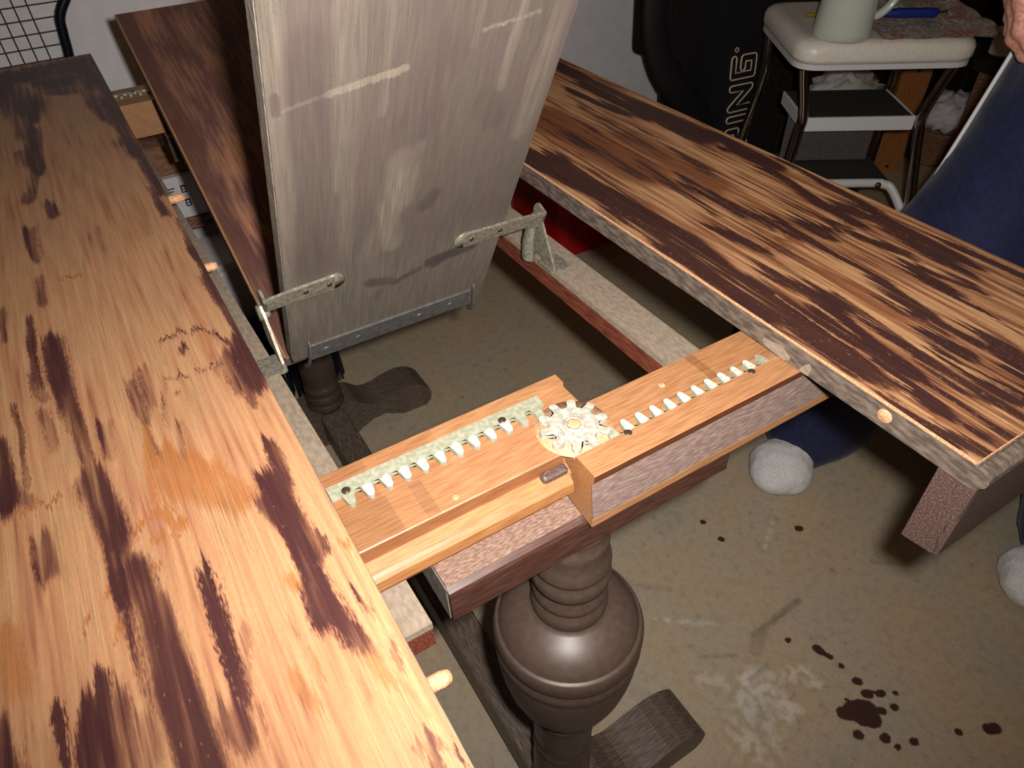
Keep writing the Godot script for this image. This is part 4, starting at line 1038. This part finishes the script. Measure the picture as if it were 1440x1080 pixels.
func crumpled(called: String, label: String, category: String, c: Vector3, r: Vector3, seed_: int) -> void:
	var n := noise(seed_, 9.0, 3)
	var rings := []
	for a in range(0, 19):
		var th := PI * a / 18.0
		var ring := PackedVector3Array()
		for b in 28:
			var ph := TAU * b / 28.0
			var d := Vector3(sin(th) * cos(ph), cos(th), sin(th) * sin(ph))
			var k := 1.0 + 0.45 * n.get_noise_3dv(d * 0.35)
			var p := c + d * r * k
			p.y = maxf(p.y, c.y - r.y * 0.72)
			ring.append(p)
		rings.append(ring)
	loft(rings, 1)
	tag(commit_top(called, mats["white_card"] if seed_ == 51 else mats["sock_knit"], c - Vector3(0, r.y * 0.72, 0)), label, category)


func golf_bag() -> void:
	var t := thing("golf_bag", "black golf bag with outlined lettering down its side panel, leaning by the wall", "golf bag", Vector3(1.49, 0.0, -1.42))
	var rings := []
	for lv in [[0.0, 0.105], [0.01, 0.118], [0.12, 0.122], [0.5, 0.118], [0.85, 0.12], [0.93, 0.128], [0.95, 0.122]]:
		var r := PackedVector3Array()
		for i in 36:
			var a := TAU * i / 36
			r.append(Vector3(1.515 - lv[0] * 0.09 + cos(a) * lv[1] * 1.0, lv[0], -1.44 + sin(a) * lv[1]))
		rings.append(r)
	loft(rings, 1)
	commit("body", mats["black_nylon"], t)
	# front panel, slightly proud, leaning with the bag
	var o := Vector3(1.467, 0.50, -1.318)
	var pu := Vector3(0.99, -0.08, 0.03).normalized()
	var pv := Vector3(-0.095, 0.99, 0.0).normalized()
	prism(round_poly([Vector2(-0.085, -0.46), Vector2(0.10, -0.46), Vector2(0.10, 0.42), Vector2(-0.085, 0.42)], 0.02, 4), o, pu, pv, Vector3(0, 0, -0.06), Vector3(0, 0, 0.0))
	commit("side_panel", mats["panel_nylon"], t)
	# outlined letters, read from the bottom up
	var text := [
		[Vector2(0.012, 0.01), Vector2(0.012, 0.08), Vector2(0.05, 0.08), Vector2(0.05, 0.046), Vector2(0.012, 0.046)],
		[Vector2(0.0855, 0.01), Vector2(0.0855, 0.08)],
		[Vector2(0.116, 0.01), Vector2(0.116, 0.08), Vector2(0.17, 0.012), Vector2(0.17, 0.08)],
		[Vector2(0.246, 0.082), Vector2(0.203, 0.082), Vector2(0.203, 0.01), Vector2(0.246, 0.01), Vector2(0.246, 0.048), Vector2(0.223, 0.048)],
	]
	var lo := Vector3(1.5565, 0.25, -1.3165)
	var lu := Vector3(-0.1, 0.99, 0.0)
	var lvv := Vector3(-0.99, 0.05, 0.0)
	for L in text:
		var pl := PackedVector2Array()
		for p in L:
			pl.append(p * 1000.0)
		for outline in Geometry2D.offset_polyline(pl, 8.6, Geometry2D.JOIN_ROUND, Geometry2D.END_ROUND):
			var path := []
			var prev := Vector2(1e9, 1e9)
			for p in outline:
				if p.distance_to(prev) > 0.6:
					path.append(lo + lu * p.x * 0.001 + lvv * p.y * 0.001)
					prev = p
			tube(path, 0.0021, 6, true)
		commit("lettering", mats["letter_thread"], t)
	var ring := []
	for i in 14:
		var a := TAU * i / 14
		ring.append(lo + lu * (0.27 + 0.0055 * cos(a)) + lvv * (0.076 + 0.0055 * sin(a)))
	tube(ring, 0.0014, 6, true)
	commit("lettering", mats["letter_thread"], t)
	# shoulder strap and pocket that bulge on the left
	tube(smooth_path([Vector3(1.20, 0.95, -1.36), Vector3(1.178, 0.80, -1.335), Vector3(1.178, 0.70, -1.33), Vector3(1.186, 0.61, -1.33), Vector3(1.217, 0.53, -1.33), Vector3(1.272, 0.46, -1.33), Vector3(1.355, 0.385, -1.335), Vector3(1.43, 0.32, -1.34)], 5), 0.036, 14, false, 0.55, Vector3(0, 0, 1))
	commit("shoulder_strap", mats["black_nylon"], t)
	prism(round_poly([Vector2(1.205, 0.535), Vector2(1.30, 0.515), Vector2(1.31, 0.43), Vector2(1.42, 0.40), Vector2(1.42, 0.9), Vector2(1.19, 0.9)], 0.02, 3), Vector3.ZERO, Vector3.RIGHT, Vector3.UP, Vector3(0, 0, -1.42), Vector3(0, 0, -1.345))
	commit("pocket", mats["black_nylon"], t)
	tube([Vector3(1.247, 0.60, -1.335), Vector3(1.255, 0.70, -1.335)], 0.0022, 6)
	commit("zip_pull", mats["chrome"], t)
	box(Vector3(1.66, 0.001, -1.775), Vector3(2.0, 0.5, -1.745), 0.003)
	tag(commit_top("plywood_sheet", mats["cardboard"], Vector3(1.83, 0.0, -1.757)), "brown wooden sheet standing on edge between the golf bag and the wall", "panel")


func stool() -> void:
	var at := Vector3(1.45, 0.0, -0.98)
	var t := thing("step_stool", "chrome step stool with cream seat and black treads, used as a side table", "step stool", at)
	t.rotation_degrees.y = -33.0
	org = Vector3.ZERO                       # built about its own base from here on
	# seat
	var outline := round_poly([Vector2(-0.175, -0.165), Vector2(0.175, -0.165), Vector2(0.175, 0.155), Vector2(-0.175, 0.155)], 0.05, 6)
	var rings := []
	for lv in [[0.620, 0.94], [0.622, 0.985], [0.629, 1.0], [0.645, 1.0], [0.654, 0.975], [0.660, 0.93], [0.6615, 0.85]]:
		var r := PackedVector3Array()
		for p in outline:
			r.append(Vector3(p.x * lv[1], lv[0], p.y * lv[1]))
		rings.append(r)
	loft(rings, 1)
	commit("seat", mats["cream_vinyl"], t)
	rings = []
	for lv in [[0.610, 0.96], [0.610, 0.985], [0.620, 0.985], [0.620, 0.96]]:
		var r := PackedVector3Array()
		for p in outline:
			r.append(Vector3(p.x * lv[1], lv[0], p.y * lv[1]))
		rings.append(r)
	loft(rings, -1)
	commit("seat_band", mats["white_enamel"], t)
	# legs
	for s in [-1.0, 1.0]:
		tube(smooth_path([Vector3(s * 0.148, 0.605, 0.12), Vector3(s * 0.124, 0.51, 0.115), Vector3(s * 0.128, 0.46, 0.118), Vector3(s * 0.15, 0.3, 0.15), Vector3(s * 0.185, 0.0, 0.21)], 4), 0.011, 12)
		commit("leg", mats["chrome"], t)
		tube(smooth_path([Vector3(s * 0.155, 0.605, -0.13), Vector3(s * 0.152, 0.5, -0.12), Vector3(s * 0.17, 0.3, -0.16), Vector3(s * 0.19, 0.0, -0.24)], 4), 0.011, 12)
		commit("leg", mats["chrome"], t)
		lathe([Vector2(0.0001, 0.0), Vector2(0.015, 0.0), Vector2(0.015, 0.025), Vector2(0.0001, 0.025)], Vector3(s * 0.185, 0.0, 0.208), 14)
		commit("rubber_cap", mats["black_nylon"], t)
	# steps
	box(Vector3(-0.115, 0.495, -0.05), Vector3(0.108, 0.501, 0.108), 0.002)
	var st := commit("step_tread", mats["tread_rubber"], t)
	box(Vector3(-0.118, 0.472, 0.108), Vector3(0.112, 0.5015, 0.116), 0.002)
	box(Vector3(-0.121, 0.472, -0.05), Vector3(-0.115, 0.5015, 0.112), 0.002)
	box(Vector3(0.108, 0.472, -0.05), Vector3(0.114, 0.5015, 0.112), 0.002)
	commit("step_edge", mats["white_enamel"], st)
	box(Vector3(-0.12, 0.335, -0.08), Vector3(0.12, 0.341, 0.085), 0.002)
	st = commit("step_tread", mats["tread_rubber"], t)
	tube(smooth_path([Vector3(-0.13, 0.33, -0.08), Vector3(-0.13, 0.338, 0.06), Vector3(-0.12, 0.342, 0.09), Vector3(-0.09, 0.343, 0.095), Vector3(0.07, 0.343, 0.095), Vector3(0.1, 0.341, 0.098), Vector3(0.12, 0.33, 0.112), Vector3(0.15, 0.27, 0.17)], 5), 0.0085, 12, false, 1.2, Vector3.UP)
	commit("step_edge", mats["white_enamel"], st)
	lathe([Vector2(0.0001, 0.0), Vector2(0.007, 0.0), Vector2(0.006, 0.004), Vector2(0.0001, 0.005)], Vector3(0.085, 0.343, 0.106), 14, Vector3(0, 0, 1))
	commit("bolt", mats["screw"], st)
	box(Vector3(-0.105, 0.345, -0.03), Vector3(0.1, 0.472, -0.02), 0.003)
	commit("back_plate", mats["bar_metal"], t)
	# things on the seat
	var c := Vector3(1.315, 0.6615, -0.935)
	t = thing("mug", "pale green glazed mug with a side handle standing on the step stool", "mug", c)
	lathe([Vector2(0.0001, 0.0), Vector2(0.05, 0.0), Vector2(0.0535, 0.004), Vector2(0.054, 0.015), Vector2(0.051, 0.06), Vector2(0.049, 0.11), Vector2(0.0505, 0.15), Vector2(0.0515, 0.154), Vector2(0.0475, 0.154), Vector2(0.046, 0.11), Vector2(0.048, 0.06), Vector2(0.049, 0.012), Vector2(0.0001, 0.008)], c, 44)
	commit("body", mats["green_glaze"], t)
	var hd := Vector3(0.8, 0, 0.6)
	var hp := []
	for q in [[0.046, 0.135], [0.07, 0.138], [0.088, 0.12], [0.09, 0.09], [0.08, 0.06], [0.063, 0.04], [0.049, 0.034]]:
		hp.append(c + hd * q[0] + Vector3(0, q[1], 0))
	tube(smooth_path(hp, 5), 0.0075, 12, false, 1.5, hd.cross(Vector3.UP))
	commit("handle", mats["green_glaze"], t)
	# newspaper
	var n := noise(61, 7.0, 3)
	var W := 220
	var im := Image.create(W, W, false, Image.FORMAT_RGB8)
	var tint := noise(62, 0.012, 3)
	var ink := noise(63, 0.09, 2)
	for j in W:
		for i in W:
			var a := tint.get_noise_2d(i, j)
			var b := ink.get_noise_2d(i, j * 2.2)
			var col := S(206, 196, 184).lerp(S(196, 130, 118), clampf(a * 2.2, 0.0, 0.7)).lerp(S(150, 152, 140), clampf(-a * 2.0, 0.0, 0.7))
			if b > 0.16:
				col = col.lerp(S(80, 64, 66), 0.55)
			im.set_pixel(i, j, col)
	var nm := uv_mat("news_print", ImageTexture.create_from_image(im), 0.8)
	org = Vector3(1.5, 0.6615, -0.98)
	var e1 := Vector3(0.838, 0, 0.545)
	var e2 := Vector3(0.545, 0, -0.838)
	var s0 := tg.size()
	var NN := 14
	for layer in 2:
		for j in NN:
			for i in NN:
				var q := []
				var uvs := []
				for d in [[0, 0], [1, 0], [1, 1], [0, 1]]:
					var u := float(i + d[0]) / NN
					var v := float(j + d[1]) / NN
					var p := Vector3(1.345, 0.6625, -0.86) + e1 * u * 0.24 + e2 * v * 0.26
					p.y += 0.004 + 0.010 * (n.get_noise_2d(u, v) + 0.6) * (0.3 + v) - layer * 0.0012
					q.append(p)
					uvs.append(Vector2(u, v))
				if layer == 0:
					tri(q[0], q[1], q[2], 1, Color.WHITE, uvs[0], uvs[1], uvs[2])
					tri(q[0], q[2], q[3], 1, Color.WHITE, uvs[0], uvs[2], uvs[3])
				else:
					tri(q[0], q[2], q[1], 2, Color.WHITE, uvs[0], uvs[2], uvs[1])
					tri(q[0], q[3], q[2], 2, Color.WHITE, uvs[0], uvs[3], uvs[2])
	solid_end(s0)
	tag(commit("newspaper", nm), "crumpled printed newspaper spread on the step stool seat behind the mug", "newspaper")
	# scraper with a blue handle
	var sc := Vector3(1.47, 0.684, -0.885)
	t = thing("scraper", "scraper with a blue handle lying on the newspaper", "tool", sc)
	tube(smooth_path([sc + Vector3(-0.07, 0.002, -0.055), sc + Vector3(-0.03, 0.004, -0.025), sc + Vector3(0.02, 0.004, 0.01), sc + Vector3(0.035, 0.003, 0.02)], 4), [0.004, 0.005, 0.006, 0.008, 0.009, 0.0095, 0.009, 0.0095, 0.0095, 0.009, 0.008, 0.007, 0.004], 12)
	mat("blue_plastic", S(22, 44, 120), 0.35)
	commit("handle", mats["blue_plastic"], t)
	tube([sc + Vector3(0.03, 0.003, 0.02), sc + Vector3(0.05, 0.006, 0.028)], 0.0025, 8)
	commit("blade", mats["chrome"], t)
	mat("pencil_yellow", S(150, 130, 40), 0.5)
	t = thing("pencil", "yellow pencil lying on the step stool seat left of the mug", "pencil", Vector3(1.40, 0.665, -1.08))
	tube([Vector3(1.36, 0.6665, -1.06), Vector3(1.47, 0.6665, -1.03)], 0.0042, 6)
	commit("shaft", mats["pencil_yellow"], t)
	tube([Vector3(1.47, 0.6665, -1.03), Vector3(1.482, 0.6665, -1.0267)], [0.0042, 0.0006], 6)
	commit("tip", mats["peg"], t)


# ---------------------------------------------------------------- the person
func field_mesh(bones: Array, cell: float, k: float, amp := 0.0, nz: FastNoiseLite = null, floor_y := -9.0) -> void:
	# tapered capsules joined by a smooth minimum, meshed as surface nets and added to the pending mesh
	var lo := Vector3(1e9, 1e9, 1e9)
	var hi := -lo
	for b in bones:
		var r := maxf(b[2], b[3]) + k * 0.5 + cell * 3.0 + amp
		lo = lo.min(b[0] - Vector3.ONE * r).min(b[1] - Vector3.ONE * r)
		hi = hi.max(b[0] + Vector3.ONE * r).max(b[1] + Vector3.ONE * r)
	var nx := int((hi.x - lo.x) / cell) + 2
	var ny := int((hi.y - lo.y) / cell) + 2
	var nzz := int((hi.z - lo.z) / cell) + 2
	var f := PackedFloat32Array()
	f.resize(nx * ny * nzz)
	f.fill(1.0)
	for b in bones:
		var a: Vector3 = b[0]
		var c: Vector3 = b[1]
		var ra: float = b[2]
		var rb: float = b[3]
		var R := maxf(ra, rb) + k + cell * 2.5 + amp
		var p0 := (a.min(c) - Vector3.ONE * R - lo) / cell
		var p1 := (a.max(c) + Vector3.ONE * R - lo) / cell
		var ab := c - a
		var l2 := maxf(ab.length_squared(), 1e-9)
		for z in range(maxi(0, int(p0.z)), mini(nzz - 1, int(p1.z)) + 1):
			for y in range(maxi(0, int(p0.y)), mini(ny - 1, int(p1.y)) + 1):
				var at := (z * ny + y) * nx
				for x in range(maxi(0, int(p0.x)), mini(nx - 1, int(p1.x)) + 1):
					var p := lo + Vector3(x, y, z) * cell
					var t := clampf((p - a).dot(ab) / l2, 0.0, 1.0)
					var d := p.distance_to(a + ab * t) - lerpf(ra, rb, t)
					var g := f[at + x]
					var h := maxf(k - absf(d - g), 0.0) / k
					f[at + x] = minf(d, g) - h * h * k * 0.25
	if nz != null or floor_y > -5.0:
		for z in nzz:
			for y in ny:
				for x in nx:
					var at := (z * ny + y) * nx + x
					var p := lo + Vector3(x, y, z) * cell
					if nz != null and absf(f[at]) < 0.06:
						f[at] += amp * nz.get_noise_3dv(p)
					if f[at] < 0.1:
						f[at] = maxf(f[at], floor_y - p.y)
	var id := PackedInt32Array()
	id.resize(nx * ny * nzz)
	id.fill(-1)
	var vs := PackedVector3Array()
	for z in nzz - 1:
		for y in ny - 1:
			for x in nx - 1:
				var at := (z * ny + y) * nx + x
				if absf(f[at]) > cell * 3.0:
					continue
				var n := 0
				var sum := Vector3.ZERO
				for e in 12:
					var i0: Vector3i
					var ax := e / 4
					var u := e % 2
					var v := (e / 2) % 2
					if ax == 0:
						i0 = Vector3i(0, u, v)
					elif ax == 1:
						i0 = Vector3i(u, 0, v)
					else:
						i0 = Vector3i(u, v, 0)
					var j0 := at + i0.x + i0.y * nx + i0.z * nx * ny
					var j1 := j0 + (1 if ax == 0 else (nx if ax == 1 else nx * ny))
					var d0 := f[j0]
					var d1 := f[j1]
					if (d0 < 0.0) != (d1 < 0.0):
						var q := Vector3(i0)
						q[ax] += d0 / (d0 - d1)
						sum += q
						n += 1
				if n > 0:
					id[at] = vs.size()
					vs.append(lo + (Vector3(x, y, z) + sum / n) * cell)
	var s0 := tg.size()
	var step := [1, nx, nx * ny]
	for z in range(1, nzz - 1):
		for y in range(1, ny - 1):
			for x in range(1, nx - 1):
				var at := (z * ny + y) * nx + x
				if absf(f[at]) > cell * 3.0:
					continue
				var in0 := f[at] < 0.0
				for ax in 3:
					var in1: bool = f[at + step[ax]] < 0.0
					if in0 == in1:
						continue
					var s1: int = step[(ax + 1) % 3]
					var s2: int = step[(ax + 2) % 3]
					var a := id[at]
					var b := id[at - s1]
					var c := id[at - s1 - s2]
					var d := id[at - s2]
					if a < 0 or b < 0 or c < 0 or d < 0:
						continue
					if in0:
						tri(vs[a], vs[b], vs[c], 1); tri(vs[a], vs[c], vs[d], 1)
					else:
						tri(vs[a], vs[c], vs[b], 1); tri(vs[a], vs[d], vs[c], 1)
	solid_end(s0)


func hand_bones(wrist: Vector3, along: Vector3, back: Vector3, thumb: Vector3, curl: float) -> Array:
	# palm and five bent fingers; along: towards the knuckles, back: out of the back of the hand, thumb: the thumb's side
	var out := []
	var m := wrist + along * 0.045
	for k in 4:
		var s := 0.027 - 0.018 * k
		var kn := wrist + along * (0.092 - 0.006 * absf(k - 1.0)) + thumb * s
		out.append([wrist + along * 0.012 + thumb * s * 0.55, kn, 0.0125, 0.0105])
		var ln: float = [0.072, 0.08, 0.075, 0.058][k]
		var p := kn
		var dir := along
		for j in 3:
			var ang: float = [0.45, 0.75, 0.55][j] * curl
			var axis := back.cross(along).normalized()
			dir = dir.rotated(axis, ang).normalized()
			if dir.dot(back) > 0.05 and j == 0:
				dir = along.rotated(axis, -ang).normalized()
			var l: float = ln * [0.45, 0.31, 0.24][j]
			var r: float = [0.0092, 0.0085, 0.0078][j] * (0.88 if k == 3 else 1.0)
			out.append([p, p + dir * l, r, r * 0.92])
			p += dir * l
	var t0 := wrist + along * 0.028 + thumb * 0.02
	var t1 := t0 + along * 0.03 + thumb * 0.022 - back * 0.012
	var t2 := t1 + along * 0.03 + thumb * 0.006 - back * 0.012
	var t3 := t2 + along * 0.022 - back * 0.008
	out.append([t0, t1, 0.0135, 0.0115])
	out.append([t1, t2, 0.0108, 0.0098])
	out.append([t2, t3, 0.0098, 0.0085])
	return out


func person() -> void:
	var t := thing("person", "person in navy track trousers with white piping and white socks, standing at the table", "person", Vector3(1.1, 0.0, -0.33))
	# joints: the person faces -x, the right side lies towards -z
	var hipR := Vector3(1.16, 0.9, -0.385)
	var hipL := Vector3(1.16, 0.9, -0.205)
	var kneeR := Vector3(1.095, 0.49, -0.455)
	var kneeL := Vector3(1.14, 0.49, -0.165)
	var ankR := Vector3(1.035, 0.085, -0.545)
	var ankL := Vector3(1.20, 0.085, -0.13)
	var ballR := Vector3(0.905, 0.036, -0.525)
	var ballL := Vector3(1.075, 0.036, -0.12)
	var shR := Vector3(1.12, 1.42, -0.50)
	var shL := Vector3(1.12, 1.42, -0.15)
	var elR := Vector3(1.21, 1.15, -0.575)
	var elL := Vector3(1.22, 1.14, -0.03)
	var wrR := Vector3(1.04, 0.925, -0.505)
	var wrL := Vector3(1.05, 0.94, -0.065)
	var body := [
		[Vector3(1.15, 0.93, -0.37), Vector3(1.15, 0.93, -0.29), 0.115, 0.115], [Vector3(1.15, 0.95, -0.33), Vector3(1.14, 1.14, -0.33), 0.12, 0.115],
		[Vector3(1.14, 1.14, -0.33), Vector3(1.13, 1.34, -0.33), 0.115, 0.12], [Vector3(1.125, 1.38, -0.43), Vector3(1.125, 1.38, -0.22), 0.075, 0.075],
		[Vector3(1.125, 1.42, -0.325), Vector3(1.10, 1.54, -0.325), 0.06, 0.052],
		[shR, elR, 0.05, 0.038], [elR, wrR, 0.037, 0.026], [shL, elL, 0.05, 0.038], [elL, wrL, 0.037, 0.026],
		[hipR, kneeR, 0.085, 0.058], [kneeR, ankR, 0.056, 0.036], [hipL, kneeL, 0.085, 0.058], [kneeL, ankL, 0.056, 0.036],
		[ankR, ballR, 0.034, 0.026], [ankL, ballL, 0.034, 0.026],
	]
	field_mesh(body, 0.012, 0.05)
	# head: turned down to the table
	var hc := Vector3(1.085, 1.63, -0.325)
	var fw := Vector3(-0.93, -0.36, 0.0).normalized()
	var up := Vector3(-0.36, 0.93, 0.0).normalized()
	var rt := Vector3(0, 0, 1)
	var head := [
		[hc + up * 0.035 - fw * 0.025, hc + up * 0.035 + fw * 0.02, 0.082, 0.078], [hc + fw * 0.03 - up * 0.03, hc + fw * 0.045 - up * 0.085, 0.058, 0.032],
		[hc + fw * 0.09 + up * 0.005, hc + fw * 0.112 - up * 0.035, 0.009, 0.014], [hc + fw * 0.105 - up * 0.038 - rt * 0.008, hc + fw * 0.105 - up * 0.038 + rt * 0.008, 0.010, 0.010],
		[hc + fw * 0.085 + up * 0.018 - rt * 0.04, hc + fw * 0.085 + up * 0.018 + rt * 0.04, 0.011, 0.011],
		[hc + fw * 0.082 - up * 0.066 - rt * 0.018, hc + fw * 0.082 - up * 0.066 + rt * 0.018, 0.010, 0.010], [hc + fw * 0.08 - up * 0.078 - rt * 0.015, hc + fw * 0.08 - up * 0.078 + rt * 0.015, 0.011, 0.011],
		[hc - up * 0.06 - fw * 0.02, hc - up * 0.1 - fw * 0.015, 0.052, 0.05],
		[hc - rt * 0.078 + up * 0.012 - fw * 0.01, hc - rt * 0.078 - up * 0.028, 0.014, 0.009], [hc + rt * 0.078 + up * 0.012 - fw * 0.01, hc + rt * 0.078 - up * 0.028, 0.014, 0.009],
	]
	field_mesh(head, 0.005, 0.022)
	field_mesh(hand_bones(wrR + Vector3(0.004, 0.006, 0), Vector3(-0.3, -0.94, 0.14).normalized(), Vector3(-0.6, 0.3, -0.74).normalized(), Vector3(-0.72, 0.22, 0.6).normalized(), 0.75), 0.003, 0.009)
	field_mesh(hand_bones(wrL + Vector3(0.004, 0.006, 0), Vector3(-0.34, -0.93, -0.08).normalized(), Vector3(-0.6, 0.3, 0.74).normalized(), Vector3(-0.72, 0.3, -0.6).normalized(), 0.75), 0.003, 0.009)
	var b := commit("body", mats["skin"], t)
	for s in [-1.0, 1.0]:
		lathe([Vector2(0.0001, 0.006), Vector2(0.006, 0.0045), Vector2(0.0105, -0.002), Vector2(0.0105, -0.006), Vector2(0.0001, -0.01)], hc + fw * 0.082 + rt * 0.031 * s, 18, fw)
		commit("eye", mats["eye_white"], b)
		lathe([Vector2(0.0001, 0.0075), Vector2(0.0045, 0.0068), Vector2(0.005, 0.004), Vector2(0.0001, 0.003)], hc + fw * 0.082 + rt * 0.031 * s, 14, fw)
		commit("iris", mats["iris"], b)
	field_mesh([[hc + up * 0.055 - fw * 0.035, hc + up * 0.06 + fw * 0.025, 0.082, 0.072], [hc - fw * 0.055 + up * 0.02, hc - fw * 0.055 - up * 0.04, 0.062, 0.045]], 0.008, 0.02, 0.012, noise(71, 30.0, 2))
	commit("hair", mats["hair"], t)
	field_mesh([
		[Vector3(1.16, 0.93, -0.385), Vector3(1.16, 0.93, -0.225), 0.14, 0.14], [Vector3(1.15, 0.95, -0.33), Vector3(1.14, 1.14, -0.33), 0.138, 0.132],
		[Vector3(1.14, 1.14, -0.33), Vector3(1.13, 1.34, -0.33), 0.132, 0.134], [Vector3(1.125, 1.38, -0.45), Vector3(1.125, 1.38, -0.20), 0.088, 0.088],
		[shR, shR.lerp(elR, 0.62), 0.064, 0.058], [shL, shL.lerp(elL, 0.62), 0.064, 0.058],
	], 0.012, 0.05, 0.012, noise(72, 7.0, 2))
	commit("shirt", mats["shirt_cloth"], t)
	# trousers: loose, with folds, hems over the socks
	var tr := [
		[Vector3(1.165, 0.92, -0.35), Vector3(1.165, 0.92, -0.25), 0.128, 0.128],
		[hipR, kneeR, 0.118, 0.098], [kneeR, ankR + Vector3(-0.01, 0.03, 0), 0.097, 0.09],
		[hipL, kneeL, 0.118, 0.098], [kneeL, ankL + Vector3(-0.01, 0.02, 0), 0.097, 0.09],
		[ankR + Vector3(-0.01, 0.03, 0), ankR + Vector3(-0.05, -0.015, 0.0), 0.084, 0.07],
		[ankL + Vector3(-0.01, 0.03, 0), ankL + Vector3(-0.04, -0.015, 0.0), 0.084, 0.07],
	]
	field_mesh(tr, 0.012, 0.05, 0.014, noise(73, 7.0, 3), 0.012)
	var trousers := commit("trousers", mats["navy_cloth"], t)
	# white piping down the outer seam of the right leg
	var seam := []
	for q in [[hipR + Vector3(0.0, 0.06, 0), 0.118, 0.0], [hipR, 0.12, 0.0], [hipR.lerp(kneeR, 0.33), 0.114, 0.0], [hipR.lerp(kneeR, 0.66), 0.108, 0.0], [kneeR, 0.105, 0.0], [kneeR.lerp(ankR, 0.5), 0.1, 0.0], [ankR, 0.095, 0.0]]:
		seam.append(q[0] + Vector3(-0.45, 0.0, -0.89) * (q[1] - 0.0015))
	tube(smooth_path(seam, 6), 0.003, 8)
	commit("piping", mats["white_piping"], trousers)
	for q in [[ankR, ballR], [ankL, ballL]]:
		var a: Vector3 = q[0]
		var c: Vector3 = q[1]
		var dir := (c - a)
		dir.y = 0.0
		dir = dir.normalized()
		var side := dir.cross(Vector3.UP)
		field_mesh([[a + Vector3(0, 0.02, 0), a + Vector3(0, -0.045, 0), 0.042, 0.036], [a - Vector3(0, 0.03, 0), c + Vector3(0, 0.012, 0), 0.042, 0.038], [c - side * 0.022, c + side * 0.022, 0.036, 0.034], [c + dir * 0.01 - side * 0.024, c + dir * 0.045 - side * 0.012, 0.03, 0.022], [c + dir * 0.01 + side * 0.02, c + dir * 0.04 + side * 0.016, 0.028, 0.02]], 0.006, 0.03, 0.003, noise(74, 40.0, 2), 0.002)
		commit("sock", mats["sock_knit"], t)
